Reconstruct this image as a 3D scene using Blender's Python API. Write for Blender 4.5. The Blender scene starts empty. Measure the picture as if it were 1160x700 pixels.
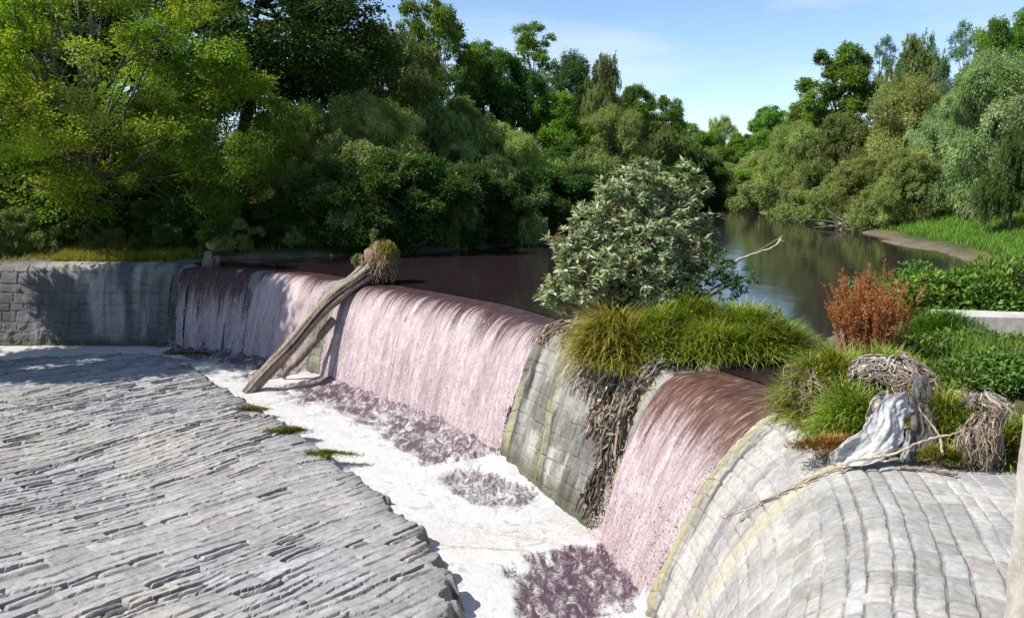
import bpy, math
import numpy as np

rng = np.random.default_rng(7)
scene = bpy.context.scene
COL = scene.collection
pi = math.pi

# ------------------------------------------------------------------ noise
def _h(ix, iy, seed):
    n = (ix.astype(np.int64) * 374761393 + iy.astype(np.int64) * 668265263 + seed * 974634777) & 0xffffffff
    n = ((n ^ (n >> 13)) * 1274126177) & 0xffffffff
    n = ((n ^ (n >> 16)) * 2246822519) & 0xffffffff
    return ((n ^ (n >> 15)) & 0xffffff) / float(0xffffff)

def vn(x, y, seed=0):
    x = np.asarray(x, float); y = np.asarray(y, float)
    x, y = np.broadcast_arrays(x, y)
    ix = np.floor(x); iy = np.floor(y)
    fx = x - ix; fy = y - iy
    fx = fx * fx * (3 - 2 * fx); fy = fy * fy * (3 - 2 * fy)
    a = _h(ix, iy, seed); b = _h(ix + 1, iy, seed); c = _h(ix, iy + 1, seed); d = _h(ix + 1, iy + 1, seed)
    return (a * (1 - fx) + b * fx) * (1 - fy) + (c * (1 - fx) + d * fx) * fy

def fbm(x, y, seed=0, o=4):
    s = 0; a = .5; t = 0
    x = np.asarray(x, float); y = np.asarray(y, float)
    for k in range(o):
        s = s + a * vn(x, y, seed + 17 * k); t += a
        x = x * 2.03 + 11.3; y = y * 2.03 + 5.7; a *= .5
    return s / t

def sst(a, b, x):
    t = np.clip((x - a) / (b - a), 0, 1)
    return t * t * (3 - 2 * t)

def nrm(v):
    return v / np.maximum(np.linalg.norm(v, axis=-1, keepdims=True), 1e-9)

def A(*c):
    return np.array(c, float)

# ------------------------------------------------------------------ mesh building
class MB:
    def __init__(s):
        s.v = []; s.f = []; s.c = []; s.n = 0; s.uv = []
    def add(s, v, faces, col=(.5, .5, .5)):
        v = np.asarray(v, float).reshape(-1, 3)
        col = np.asarray(col, float)
        if col.ndim == 1:
            col = np.tile(col[:3], (len(v), 1))
        s.v.append(v); s.c.append(col[:, :3])
        s.f.append(np.asarray(faces, np.int64) + s.n)
        s.n += len(v)
    def mesh(s, name, smooth=False):
        m = bpy.data.meshes.new(name)
        v = np.concatenate(s.v); c = np.concatenate(s.c)
        m.vertices.add(len(v)); m.vertices.foreach_set('co', v.astype(np.float32).ravel())
        tot = []; idx = []
        for f in s.f:
            idx.append(f.ravel()); tot.append(np.full(len(f), f.shape[1]))
        idx = np.concatenate(idx); tot = np.concatenate(tot)
        m.loops.add(len(idx)); m.loops.foreach_set('vertex_index', idx.astype(np.int32))
        m.polygons.add(len(tot))
        st = np.concatenate([[0], np.cumsum(tot)[:-1]])
        m.polygons.foreach_set('loop_start', st.astype(np.int32))
        m.polygons.foreach_set('loop_total', tot.astype(np.int32))
        m.polygons.foreach_set('use_smooth', np.full(len(tot), smooth))
        at = m.attributes.new('col', 'FLOAT_COLOR', 'POINT')
        at.data.foreach_set('color', np.concatenate([c, np.ones((len(c), 1))], 1).astype(np.float32).ravel())
        m.update(calc_edges=True)
        return m
    def build(s, name, mat, parent=None, smooth=False):
        m = s.mesh(name, smooth)
        m.materials.append(mat)
        return link(name, m, parent)

def link(name, data, parent=None):
    o = bpy.data.objects.new(name, data); COL.objects.link(o)
    if parent: o.parent = parent
    return o

def grid_faces(nu, nv, keep=None):
    i = np.arange(nu - 1)[:, None] * nv + np.arange(nv - 1)[None, :]
    f = np.stack([i, i + 1, i + nv + 1, i + nv], -1).reshape(-1, 4)
    if keep is not None:
        f = f[keep[f].all(1)]
    return f

def grid_obj(name, P, col, mat, parent=None, smooth=True, keep=None, uv=None, floats=None, flip=False):
    """P (nu,nv,3) -> mesh with colour, uv (metres) and extra float attributes"""
    nu, nv = P.shape[:2]
    f = grid_faces(nu, nv, None if keep is None else keep.ravel())
    if flip: f = f[:, ::-1]
    mb = MB(); mb.add(P.reshape(-1, 3), f, np.asarray(col).reshape(-1, 3) if np.ndim(col) > 1 else col)
    m = mb.mesh(name, smooth); m.materials.append(mat)
    if uv is not None:
        l = m.uv_layers.new(name='UVMap')
        U = uv.reshape(-1, 2)[f.ravel()]
        l.data.foreach_set('uv', U.astype(np.float32).ravel())
    for k, a in (floats or {}).items():
        at = m.attributes.new(k, 'FLOAT', 'POINT'); at.data.foreach_set('value', np.asarray(a, np.float32).ravel())
    return link(name, m, parent)

def tag(o, label=None, cat=None, group=None, kind=None):
    if label: o['label'] = label
    if cat: o['category'] = cat
    if group: o['group'] = group
    if kind: o['kind'] = kind
    return o

def empty(name, loc, rz=0, sc=1.0):
    o = bpy.data.objects.new(name, None); COL.objects.link(o)
    o.location = loc; o.rotation_euler = (0, 0, rz); o.scale = (sc, sc, sc) if np.isscalar(sc) else sc
    o.empty_display_size = .2
    return o

def tube(mb, pts, rad, n=7, col=(.2, .15, .1), cap=True, rough=0, seed=0):
    pts = np.asarray(pts, float); m = len(pts)
    rad = np.broadcast_to(np.asarray(rad, float), (m,))
    T = np.gradient(pts, axis=0); T = nrm(T)
    ref = A(0, 0, 1) if abs(T[:, 2]).mean() < .8 else A(1, 0, 0)
    S = nrm(np.cross(T, ref)); B = np.cross(T, S)
    a = np.linspace(0, 2 * pi, n, endpoint=False)
    R = rad[:, None] * np.ones(n)
    if rough:
        k = np.arange(m)[:, None] * .35; q = np.arange(n)[None, :] * 1.7
        R = R * (1 + rough * (vn(k * .6 + seed, q * np.ones_like(k), seed) - .5) * 2)
    P = pts[:, None] + R[..., None] * (np.cos(a)[None, :, None] * S[:, None] + np.sin(a)[None, :, None] * B[:, None])
    i = np.arange(m - 1)[:, None] * n; j = np.arange(n)[None, :]; j2 = (j + 1) % n
    f = np.stack([i + j, i + j2, i + n + j2, i + n + j], -1).reshape(-1, 4)
    c = np.asarray(col, float)
    if c.ndim == 1:
        c = np.tile(c, (m * n, 1))
    V = P.reshape(-1, 3)
    mb.add(V, f, c)
    if cap:
        for e in (0, m - 1):
            ring = mb.n - m * n + e * n + np.arange(n)
            mb.v.append(pts[e][None]); mb.c.append(c[:1]); ci = mb.n; mb.n += 1
            r2 = np.roll(ring, -1)
            mb.f.append(np.stack([ring, r2, np.full(n, ci)], -1) if e else np.stack([r2, ring, np.full(n, ci)], -1))

def leaves(mb, P, D, N, L, W, col):
    """rhombic leaf faces with a slight fold, all vectorised"""
    n = len(P)
    if n == 0: return
    D = nrm(D); S = nrm(np.cross(D, N)); Nn = nrm(np.cross(S, D))
    L = np.broadcast_to(L, (n,))[:, None]; W = np.broadcast_to(W, (n,))[:, None]
    V = np.stack([P, P + D * L * .45 + S * W * .5 + Nn * W * .14, P + D * L - Nn * L * .08,
                  P + D * L * .45 - S * W * .5 + Nn * W * .14], 1)
    f = np.arange(n * 4).reshape(n, 4)
    mb.add(V.reshape(-1, 3), f, np.repeat(np.broadcast_to(col, (n, 3)), 4, 0))

def blades(mb, P, az, L, W, lean, droop, col, seg=3, tipcol=None):
    """grass blades: tapered bent strips"""
    n = len(P)
    d = np.stack([np.cos(az), np.sin(az), np.zeros(n)], 1)
    s = np.stack([-np.sin(az), np.cos(az), np.zeros(n)], 1)
    L = np.broadcast_to(L, (n,)); W = np.broadcast_to(W, (n,))
    lean = np.broadcast_to(lean, (n,)); droop = np.broadcast_to(droop, (n,))
    V = []
    p = P.copy(); ang = lean.copy()
    for k in range(seg + 1):
        t = k / seg
        w = (W * (1 - t) ** .7)[:, None] * .5 + .0008
        V.append(p - s * w); V.append(p + s * w)
        st = (L / seg)[:, None]
        p = p + st * (d * np.sin(ang)[:, None] + A(0, 0, 1) * np.cos(ang)[:, None])
        ang = ang + droop / seg
    V = np.stack(V, 1)
    q = np.array([[2 * k, 2 * k + 1, 2 * k + 3, 2 * k + 2] for k in range(seg)])
    f = (np.arange(n)[:, None, None] * (2 * seg + 2) + q[None]).reshape(-1, 4)
    c = np.repeat(np.broadcast_to(col, (n, 3))[:, None], 2 * seg + 2, 1).copy()
    if tipcol is not None:
        t = (np.arange(2 * seg + 2) // 2 / seg)[None, :, None] ** 1.5
        c = c * (1 - t) + np.asarray(tipcol) * t
    mb.add(V.reshape(-1, 3), f, c.reshape(-1, 3))

def var(col, n, amt=.25, hue=.12, r=rng):
    c = np.asarray(col, float) * (1 + amt * (r.random((n, 1)) * 2 - 1))
    return np.clip(c * (1 + hue * (r.random((n, 3)) * 2 - 1)), .004, .95)

# ------------------------------------------------------------------ materials
def new_mat(name):
    m = bpy.data.materials.new(name); m.use_nodes = True
    nt = m.node_tree; nt.nodes.clear()
    out = nt.nodes.new('ShaderNodeOutputMaterial')
    return m, nt, out

class G:
    """tiny node helper"""
    def __init__(s, nt): s.nt = nt
    def n(s, t, **k):
        x = s.nt.nodes.new(t)
        for a, b in k.items():
            if a.startswith('i_'):
                x.inputs[a[2:].replace('_', ' ')].default_value = b
            else: setattr(x, a, b)
        return x
    def l(s, a, b): s.nt.links.new(a, b)
    def attr(s, name='col'): return s.n('ShaderNodeAttribute', attribute_name=name)
    def math(s, op, a, b=None, clamp=False):
        x = s.n('ShaderNodeMath', operation=op, use_clamp=clamp)
        for i, q in enumerate((a, b)):
            if q is None: continue
            if isinstance(q, (int, float)): x.inputs[i].default_value = q
            else: s.l(q, x.inputs[i])
        return x.outputs[0]
    def mix(s, fac, a, b, blend='MIX'):
        x = s.n('ShaderNodeMix', data_type='RGBA', blend_type=blend)
        for i, q in ((0, fac), (6, a), (7, b)):
            if isinstance(q, (int, float)): x.inputs[i].default_value = q
            elif isinstance(q, tuple): x.inputs[i].default_value = (*q, 1)
            else: s.l(q, x.inputs[i])
        return x.outputs[2]
    def ramp(s, f, stops):
        x = s.n('ShaderNodeValToRGB')
        e = x.color_ramp.elements
        while len(e) < len(stops): e.new(.5)
        for q, (p, c) in zip(e, stops):
            q.position = p; q.color = (c, c, c, 1) if np.isscalar(c) else (*c, 1)
        s.l(f, x.inputs[0]); return x.outputs[0]
    def noise(s, vec, scale, detail=4, rough=.55, dist=0):
        x = s.n('ShaderNodeTexNoise'); x.inputs['Scale'].default_value = scale
        x.inputs['Detail'].default_value = detail; x.inputs['Roughness'].default_value = rough
        x.inputs['Distortion'].default_value = dist
        if vec is not None: s.l(vec, x.inputs['Vector'])
        return x.outputs['Fac']
    def mapping(s, vec, sc=(1, 1, 1), rot=(0, 0, 0)):
        x = s.n('ShaderNodeMapping'); x.inputs['Scale'].default_value = sc; x.inputs['Rotation'].default_value = rot
        s.l(vec, x.inputs['Vector']); return x.outputs[0]

def mat_leaf(name, trans=.35, spec=.3, rough=.5, ovar=.22):
    m, nt, out = new_mat(name); g = G(nt)
    a = g.attr().outputs['Color']
    oi = g.n('ShaderNodeObjectInfo')
    hsv = g.n('ShaderNodeHueSaturation')
    g.l(a, hsv.inputs['Color'])
    g.l(g.math('ADD', g.math('MULTIPLY', oi.outputs['Random'], .03), .485), hsv.inputs['Hue'])  # each plant a little different
    g.l(g.math('ADD', g.math('MULTIPLY', oi.outputs['Random'], ovar * 2), 1 - ovar), hsv.inputs['Value'])
    c = hsv.outputs['Color']
    p = g.n('ShaderNodeBsdfPrincipled'); p.inputs['Roughness'].default_value = rough
    p.inputs['Specular IOR Level'].default_value = spec
    g.l(c, p.inputs['Base Color'])
    t = g.n('ShaderNodeBsdfTranslucent')
    g.l(g.mix(1.0, c, (1.15, 1.1, .5), 'MULTIPLY'), t.inputs['Color'])
    mx = g.n('ShaderNodeMixShader'); mx.inputs[0].default_value = trans
    g.l(p.outputs[0], mx.inputs[1]); g.l(t.outputs[0], mx.inputs[2]); g.l(mx.outputs[0], out.inputs[0])
    return m

def mat_bark(name, bump=.6, scale=9):
    m, nt, out = new_mat(name); g = G(nt)
    tc = g.n('ShaderNodeTexCoord').outputs['Object']
    n1 = g.noise(g.mapping(tc, (3, 3, .7)), scale, 6, .65)
    c = g.mix(1.0, g.attr().outputs['Color'], g.ramp(n1, [(.3, .45), (.7, 1.5)]), 'MULTIPLY')
    p = g.n('ShaderNodeBsdfPrincipled'); p.inputs['Roughness'].default_value = .9
    p.inputs['Specular IOR Level'].default_value = .2
    g.l(c, p.inputs['Base Color'])
    b = g.n('ShaderNodeBump'); b.inputs['Strength'].default_value = bump; b.inputs['Distance'].default_value = .03
    g.l(n1, b.inputs['Height']); g.l(b.outputs[0], p.inputs['Normal']); g.l(p.outputs[0], out.inputs[0])
    return m

def mat_stone(name, fine=14, bump=.5, dist=.02, spec=.3, rough=.85):
    m, nt, out = new_mat(name); g = G(nt)
    tc = g.n('ShaderNodeTexCoord').outputs['Object']
    n1 = g.noise(tc, fine, 7, .65); n2 = g.noise(tc, fine * 6, 4, .7); n3 = g.noise(tc, 1.3, 4, .6)
    k = g.math('MULTIPLY', g.ramp(n1, [(.25, .68), (.75, 1.25)]), g.ramp(n2, [(.3, .82), (.7, 1.15)]))
    k = g.math('MULTIPLY', k, g.ramp(n3, [(.3, .86), (.7, 1.12)]))
    c = g.mix(1.0, g.attr().outputs['Color'], k, 'MULTIPLY')
    p = g.n('ShaderNodeBsdfPrincipled'); p.inputs['Roughness'].default_value = rough
    p.inputs['Specular IOR Level'].default_value = spec
    g.l(c, p.inputs['Base Color'])
    b = g.n('ShaderNodeBump'); b.inputs['Strength'].default_value = bump; b.inputs['Distance'].default_value = dist
    g.l(g.math('ADD', n1, g.math('MULTIPLY', n2, .35)), b.inputs['Height'])
    g.l(b.outputs[0], p.inputs['Normal']); g.l(p.outputs[0], out.inputs[0])
    return m

M_leaf = mat_leaf('leaf', trans=.42, spec=.16)
M_grass = mat_leaf('grass_blade', trans=.3, spec=.25, ovar=.08)
M_shrub = mat_leaf('pale_leaf', trans=.25, spec=.22, rough=.5, ovar=.0)
M_bark = mat_bark('bark')
M_wood = mat_bark('weathered_wood', bump=.8, scale=7)
M_stone = mat_stone('stone')
M_slab = mat_stone('slab_stone', fine=10, bump=.6, dist=.02)
M_soil = mat_stone('soil', fine=6, bump=.8, dist=.05, spec=.1, rough=1)
M_concrete = mat_stone('concrete', fine=8, bump=.35, dist=.015)

def mat_cloth(name):
    m, nt, out = new_mat(name); g = G(nt)
    tc = g.n('ShaderNodeTexCoord').outputs['Object']
    n1 = g.noise(tc, 9, 5, .6)
    c = g.mix(1.0, g.attr().outputs['Color'], g.ramp(n1, [(.3, .75), (.65, 1.1)]), 'MULTIPLY')
    p = g.n('ShaderNodeBsdfPrincipled'); p.inputs['Roughness'].default_value = .5
    g.l(c, p.inputs['Base Color'])
    b = g.n('ShaderNodeBump'); b.inputs['Strength'].default_value = .3; b.inputs['Distance'].default_value = .02
    g.l(n1, b.inputs['Height']); g.l(b.outputs[0], p.inputs['Normal']); g.l(p.outputs[0], out.inputs[0])
    return m
M_cloth = mat_cloth('plastic_film')

# ------------------------------------------------------------------ weir plan
CP = np.array([(-30, 29.4), (-24, 29.35), (-17, 29.3), (-13.5, 29.3), (-11.2, 29.1), (-7.8, 27.8), (-4.94, 25.2), (-3.34, 23.5),
               (-1.75, 21.7), (-.62, 20.3), (.72, 17.8), (1.75, 15.6), (2.75, 13.6), (3.6, 11.7), (3.85, 9.6), (3.6, 8), (2.9, 6), (1.7, 4), (0, 2.6)], float)
def spline(P, per=40):
    P = np.vstack([2 * P[0] - P[1], P, 2 * P[-1] - P[-2]])
    out = []
    for i in range(1, len(P) - 2):
        t = np.linspace(0, 1, per, endpoint=False)[:, None]
        a, b, c, d = P[i - 1], P[i], P[i + 1], P[i + 2]
        out.append(.5 * (2 * b + (c - a) * t + (2 * a - 5 * b + 4 * c - d) * t ** 2 + (3 * b - a - 3 * c + d) * t ** 3))
    out.append(P[-2][None])
    return np.concatenate(out)
CS = spline(CP)
_l = np.concatenate([[0], np.cumsum(np.linalg.norm(np.diff(CS, axis=0), axis=1))])
UT = np.arange(0, _l[-1], .02)
CU = np.stack([np.interp(UT, _l, CS[:, 0]), np.interp(UT, _l, CS[:, 1])], 1)
_T = np.gradient(CU, axis=0)
def box(a, k):
    p = np.pad(a, ((k, k), (0, 0)), 'edge'); c = np.cumsum(np.vstack([np.zeros((1, a.shape[1])), p]), 0)
    return (c[2 * k + 1:] - c[:-2 * k - 1]) / (2 * k + 1)
_T = nrm(box(box(_T, 40), 40)); CU = box(CU, 15)
NU = np.stack([_T[:, 1], -_T[:, 0]], 1)          # downstream normal
def uof(x, y):
    return UT[np.argmin((CU[:, 0] - x) ** 2 + (CU[:, 1] - y) ** 2)]
def Cat(u): return np.stack([np.interp(u, UT, CU[:, 0]), np.interp(u, UT, CU[:, 1])], -1)
def Nat(u): return nrm(np.stack([np.interp(u, UT, NU[:, 0]), np.interp(u, UT, NU[:, 1])], -1))
U1, U2, U3, U3e = uof(-10.75, 28.95), uof(-7.8, 27.8), uof(-4.98, 25.25), uof(.75, 17.75)
U4, U4e, UL2 = uof(2.6, 13.9), uof(3.68, 11.45), uof(3.84, 9.1)
U3s = U3 + .55
UEND = UT[-1]
H = 2.6
def a_of(u):
    return np.interp(u, [0, U1 - .5, U2, U3, U3e, U4, U4e, UL2, UEND], [.95, .95, 1.15, 1.18, 1.12, 1.42, 1.95, 2.05, 2.05])
def p_of(u):
    return np.interp(u, [0, U1 - .5, U2, U3e, U4, UEND], [3.2, 3.0, 2.3, 2.2, 2.0, 2.0])
def zc_of(u):
    """stone crest height: proud of the water except under the falls"""
    e = .45
    def seg(a, b): return sst(a - e, a + e * .2, u) * (1 - sst(b - e * .2, b + e, u))
    d = np.maximum.reduce([seg(U1, U3 - .1), seg(U3s, U3e), seg(U4, U4e)])
    return .07 * (1 - d) - .06 * d
# arc-length table of the profile
_ss = np.linspace(0, 1.06, 400)
def surf(u, v, lift=0.0, zc=None):
    """point on the weir surface; v = metres along the profile from the crest (negative: flat top)"""
    u, v = np.broadcast_arrays(u, v)
    a = a_of(u); p = p_of(u)
    z0 = zc_of(u) if zc is None else zc
    # s(v): numeric inverse via a shared reference shape per p,a (2-parameter table interpolation)
    s = np.where(v < 0, v, 0.0)
    vp = np.maximum(v, 0)
    ks = [(.95, 3.1), (1.12, 2.25), (1.2, 2.25), (1.42, 2.05), (2.05, 2.0)]
    ka = np.array([k[0] for k in ks])
    tabs = []
    for ak, pk in ks:
        z = H * _ss ** pk; x = ak * _ss
        al = np.concatenate([[0], np.cumsum(np.hypot(np.diff(x), np.diff(z)))])
        tabs.append(np.interp(vp, al, _ss))
    i = np.clip(np.searchsorted(ka, a) - 1, 0, len(ka) - 2)
    w = np.clip((a - ka[i]) / (ka[i + 1] - ka[i]), 0, 1)
    T = np.stack(tabs, 0)
    q = np.take_along_axis(T, i[None], 0)[0] * (1 - w) + np.take_along_axis(T, (i + 1)[None], 0)[0] * w
    pp = p
    z = z0 - H * q ** pp
    s = s + a * q
    dz = -H * pp * np.maximum(q, 1e-4) ** (pp - 1) / a
    nl = np.sqrt(1 + dz * dz); ns = -dz / nl; nz = 1 / nl
    C = Cat(u); N = Nat(u)
    P = np.concatenate([C + N * (s + ns * lift)[..., None], (z + nz * lift)[..., None]], -1)
    return P

def blocks(a, b, cw, bl, seed, jit=.35):
    """irregular coursed masonry: (course id, block id, distance to joint, local coords)"""
    r = np.random.default_rng(seed)
    nb = int((b.max() - b.min()) / cw) + 8
    ed = b.min() - 1 * cw + np.concatenate([[0], np.cumsum(cw * (1 + jit * (r.random(nb) * 2 - 1)))])
    i = np.clip(np.searchsorted(ed, b) - 1, 0, nb - 1)
    db = np.minimum(b - ed[i], ed[i + 1] - b)
    q = a / bl + r.random(nb + 1)[i]
    k0 = np.floor(q)
    def bd(k): return k + .55 * (_h(k, i, seed + 5) - .5)
    lo = bd(k0); k = np.where(q < lo, k0 - 1, k0); k = np.where(q >= bd(k0 + 1), k0 + 1, k)
    da = np.minimum(q - bd(k), bd(k + 1) - q) * bl
    ca = (q - (bd(k) + bd(k + 1)) * .5) * bl; cb = b - (ed[i] + ed[i + 1]) * .5
    return i, k, da, db, ca, cb

# ------------------------------------------------------------------ terrain
def seg_dist(P, poly, closed=True):
    poly = np.asarray(poly, float)
    A0 = poly if closed else poly[:-1]; B0 = np.roll(poly, -1, 0) if closed else poly[1:]
    best = np.full(len(P), 1e9); ins = np.zeros(len(P), bool)
    for a, b in zip(A0, B0):
        ab = b - a; L = ab @ ab
        t = np.clip(((P - a) @ ab) / max(L, 1e-9), 0, 1)
        best = np.minimum(best, np.linalg.norm(P - a - t[:, None] * ab, axis=1))
        if closed:
            c = ((a[1] > P[:, 1]) != (b[1] > P[:, 1]))
            if abs(b[1] - a[1]) > 1e-9:
                ins ^= c & (P[:, 0] < (b[0] - a[0]) * (P[:, 1] - a[1]) / (b[1] - a[1]) + a[0])
    return best, ins

iw = (UT >= U1 - .2) & (UT <= U4e + .1)
crest_w = CU[iw][::25]; crest_wn = NU[iw][::25]
RB = [(4.1, 12.4), (4.5, 13.7), (5.6, 15.6), (6.7, 17.9), (9.5, 21.5), (12, 24.7), (15.6, 29.5), (16.6, 34), (17.3, 41), (17.8, 50), (17.7, 59), (18.1, 76), (14, 92), (4, 106), (-12, 116)]
LB = [(-16, 110), (2, 97), (12, 84), (15.3, 72.5), (12.5, 64), (8, 52), (2.4, 39.6), (-1.4, 35.5), (-4.2, 32.9), (-7.5, 31.8), (-10.6, 31.0), (-11.6, 29.6)]
RIVER = np.array([tuple(p) for p in crest_w - crest_wn * .2] + RB + LB)
DOWN = np.array([tuple(p) for p in CU[::25]] + [(8, 2.0), (14, 0), (14, -30), (-17, -30), (-18.5, 10), (-18.5, 20), (-30, 29)][:0] + [(-2, 0), (-2, -30), (-60, -30), (-60, 29.4)])

def ground(x, y):
    x = np.atleast_1d(np.asarray(x, float)); y = np.atleast_1d(np.asarray(y, float))
    P = np.stack([x.ravel(), y.ravel()], 1)
    d, ins = seg_dist(P, RIVER)
    n = fbm(P[:, 0] * .35, P[:, 1] * .35, 3, 4) - .5
    n2 = fbm(P[:, 0] * 1.3, P[:, 1] * 1.3, 9, 3) - .5
    left = P[:, 0] < np.interp(P[:, 1], [0, 29, 40, 72, 100], [-3, -3, 6, 16.3, 10])
    up = np.where(left, np.minimum(.10 + .22 * d + .018 * np.minimum(d, 30) ** 1.35, 3.4), np.minimum(.08 + np.interp(P[:, 1], [20, 26], [.06, .17]) * d, 1.3))
    up = up + (n * np.minimum(d * .25, 1.2)) + n2 * .12 * sst(0, .6, d)
    # dry grassy slope showing under the left bank trees
    up = up + np.where(left, .15 * np.exp(-(((P[:, 0] + 17) / 5) ** 2 + ((P[:, 1] - 39) / 4) ** 2)), 0)
    z = np.where(ins, -np.minimum(d * .5, 1.4) - .02, up)
    # mud spit at the right bank
    z = np.maximum(z, .10 - .45 * (((P[:, 0] - 16.6) / 1.0) ** 2 + ((P[:, 1] - 37) / 5.5) ** 2))
    dd, din = seg_dist(P, DOWN)
    # flat behind the crest masonry at the right (the paving stands above it)
    flat_ = (P[:, 0] > 0) & (P[:, 1] < 12.6)
    z = np.where(flat_ & ~din, np.minimum(z, np.interp(P[:, 1], [8.5, 11.5], [.02, .10]) + .12 * np.maximum(P[:, 0] - 7, 0)), z)
    # islet on the weir
    r = ((P[:, 0] - 3.0) / 2.1) ** 2 + ((P[:, 1] - 15.3) / 1.5) ** 2
    z = np.maximum(z, .34 - .42 * r + n2 * .1)
    # mounds on the paved crest at the right
    for cx, cy, rx, ry, hh in ((4.75, 11.0, .95, 1.5, .62), (5.7, 9.6, 1.1, .8, .42), (7.0, 12.6, 2.4, 1.6, .55)):
        r = ((P[:, 0] - cx) / rx) ** 2 + ((P[:, 1] - cy) / ry) ** 2
        z = np.maximum(z, hh - hh * r + n2 * .12)
    # left abutment: level just behind the wall
    lw = (P[:, 0] < -11.2) & (P[:, 1] > 29)
    z = np.where(lw, np.minimum(z, .06 + .20 * np.maximum(dd - .6, 0) + n2 * .08), z)
    # downstream basin
    bank = np.clip((-19.5 - P[:, 0]) * .7, 0, 3.6) - 3.3
    z = np.where(din, bank, z)
    z = np.where((~din) & (dd < .45), np.minimum(z, -.6), z)
    return z.reshape(x.shape)
def gz(x, y): return float(ground(x, y)[0])

def axis(lo, hi, fine, outs, grow=1.35):
    a = np.arange(lo, hi + 1e-6, fine); L = [a]
    s = fine; p = hi; e = []
    while p < outs: s *= grow; p += s; e.append(p)
    s = fine; p = lo; b = []
    while p > -outs: s *= grow; p -= s; b.append(p)
    return np.concatenate([np.array(b[::-1]), a, np.array(e)])
gx = axis(-32, 30, .3, 2500); gy = axis(-4, 70, .3, 2500)
XX, YY = np.meshgrid(gx, gy, indexing='ij')
ZZ = ground(XX, YY)
nA = fbm(XX * .5, YY * .5, 21, 4); nB = fbm(XX * 2.2, YY * 2.2, 22, 3); nC = fbm(XX * .18, YY * .18, 29, 3)
dry = sst(.42, .62, nA * .6 + nC * .4)
cg = np.stack([.045 + .11 * dry, .075 + .055 * dry, .018 + .02 * dry], -1)
soil = np.stack([.11 + 0 * nB, .085 + 0 * nB, .055 + 0 * nB], -1)
ms = sst(.5, .66, nB)[..., None] * .8
cg = cg * (1 - ms) + soil * ms
mud = (1 - sst(.05, .22, ZZ))[..., None]
cg = cg * (1 - mud) + np.array([.16, .135, .10]) * mud
cg = cg * (.75 + .5 * nB[..., None])
o = grid_obj('ground', np.stack([XX, YY, ZZ], -1), cg, M_soil, flip=True)
tag(o, 'earth banks and river bed with dry grass and mud', 'ground', kind='structure')

# ------------------------------------------------------------------ weir masonry
weir = empty('stone_weir', (0, 0, 0))
tag(weir, 'curved grey stone masonry weir carrying the pink waterfalls', 'weir')

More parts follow.
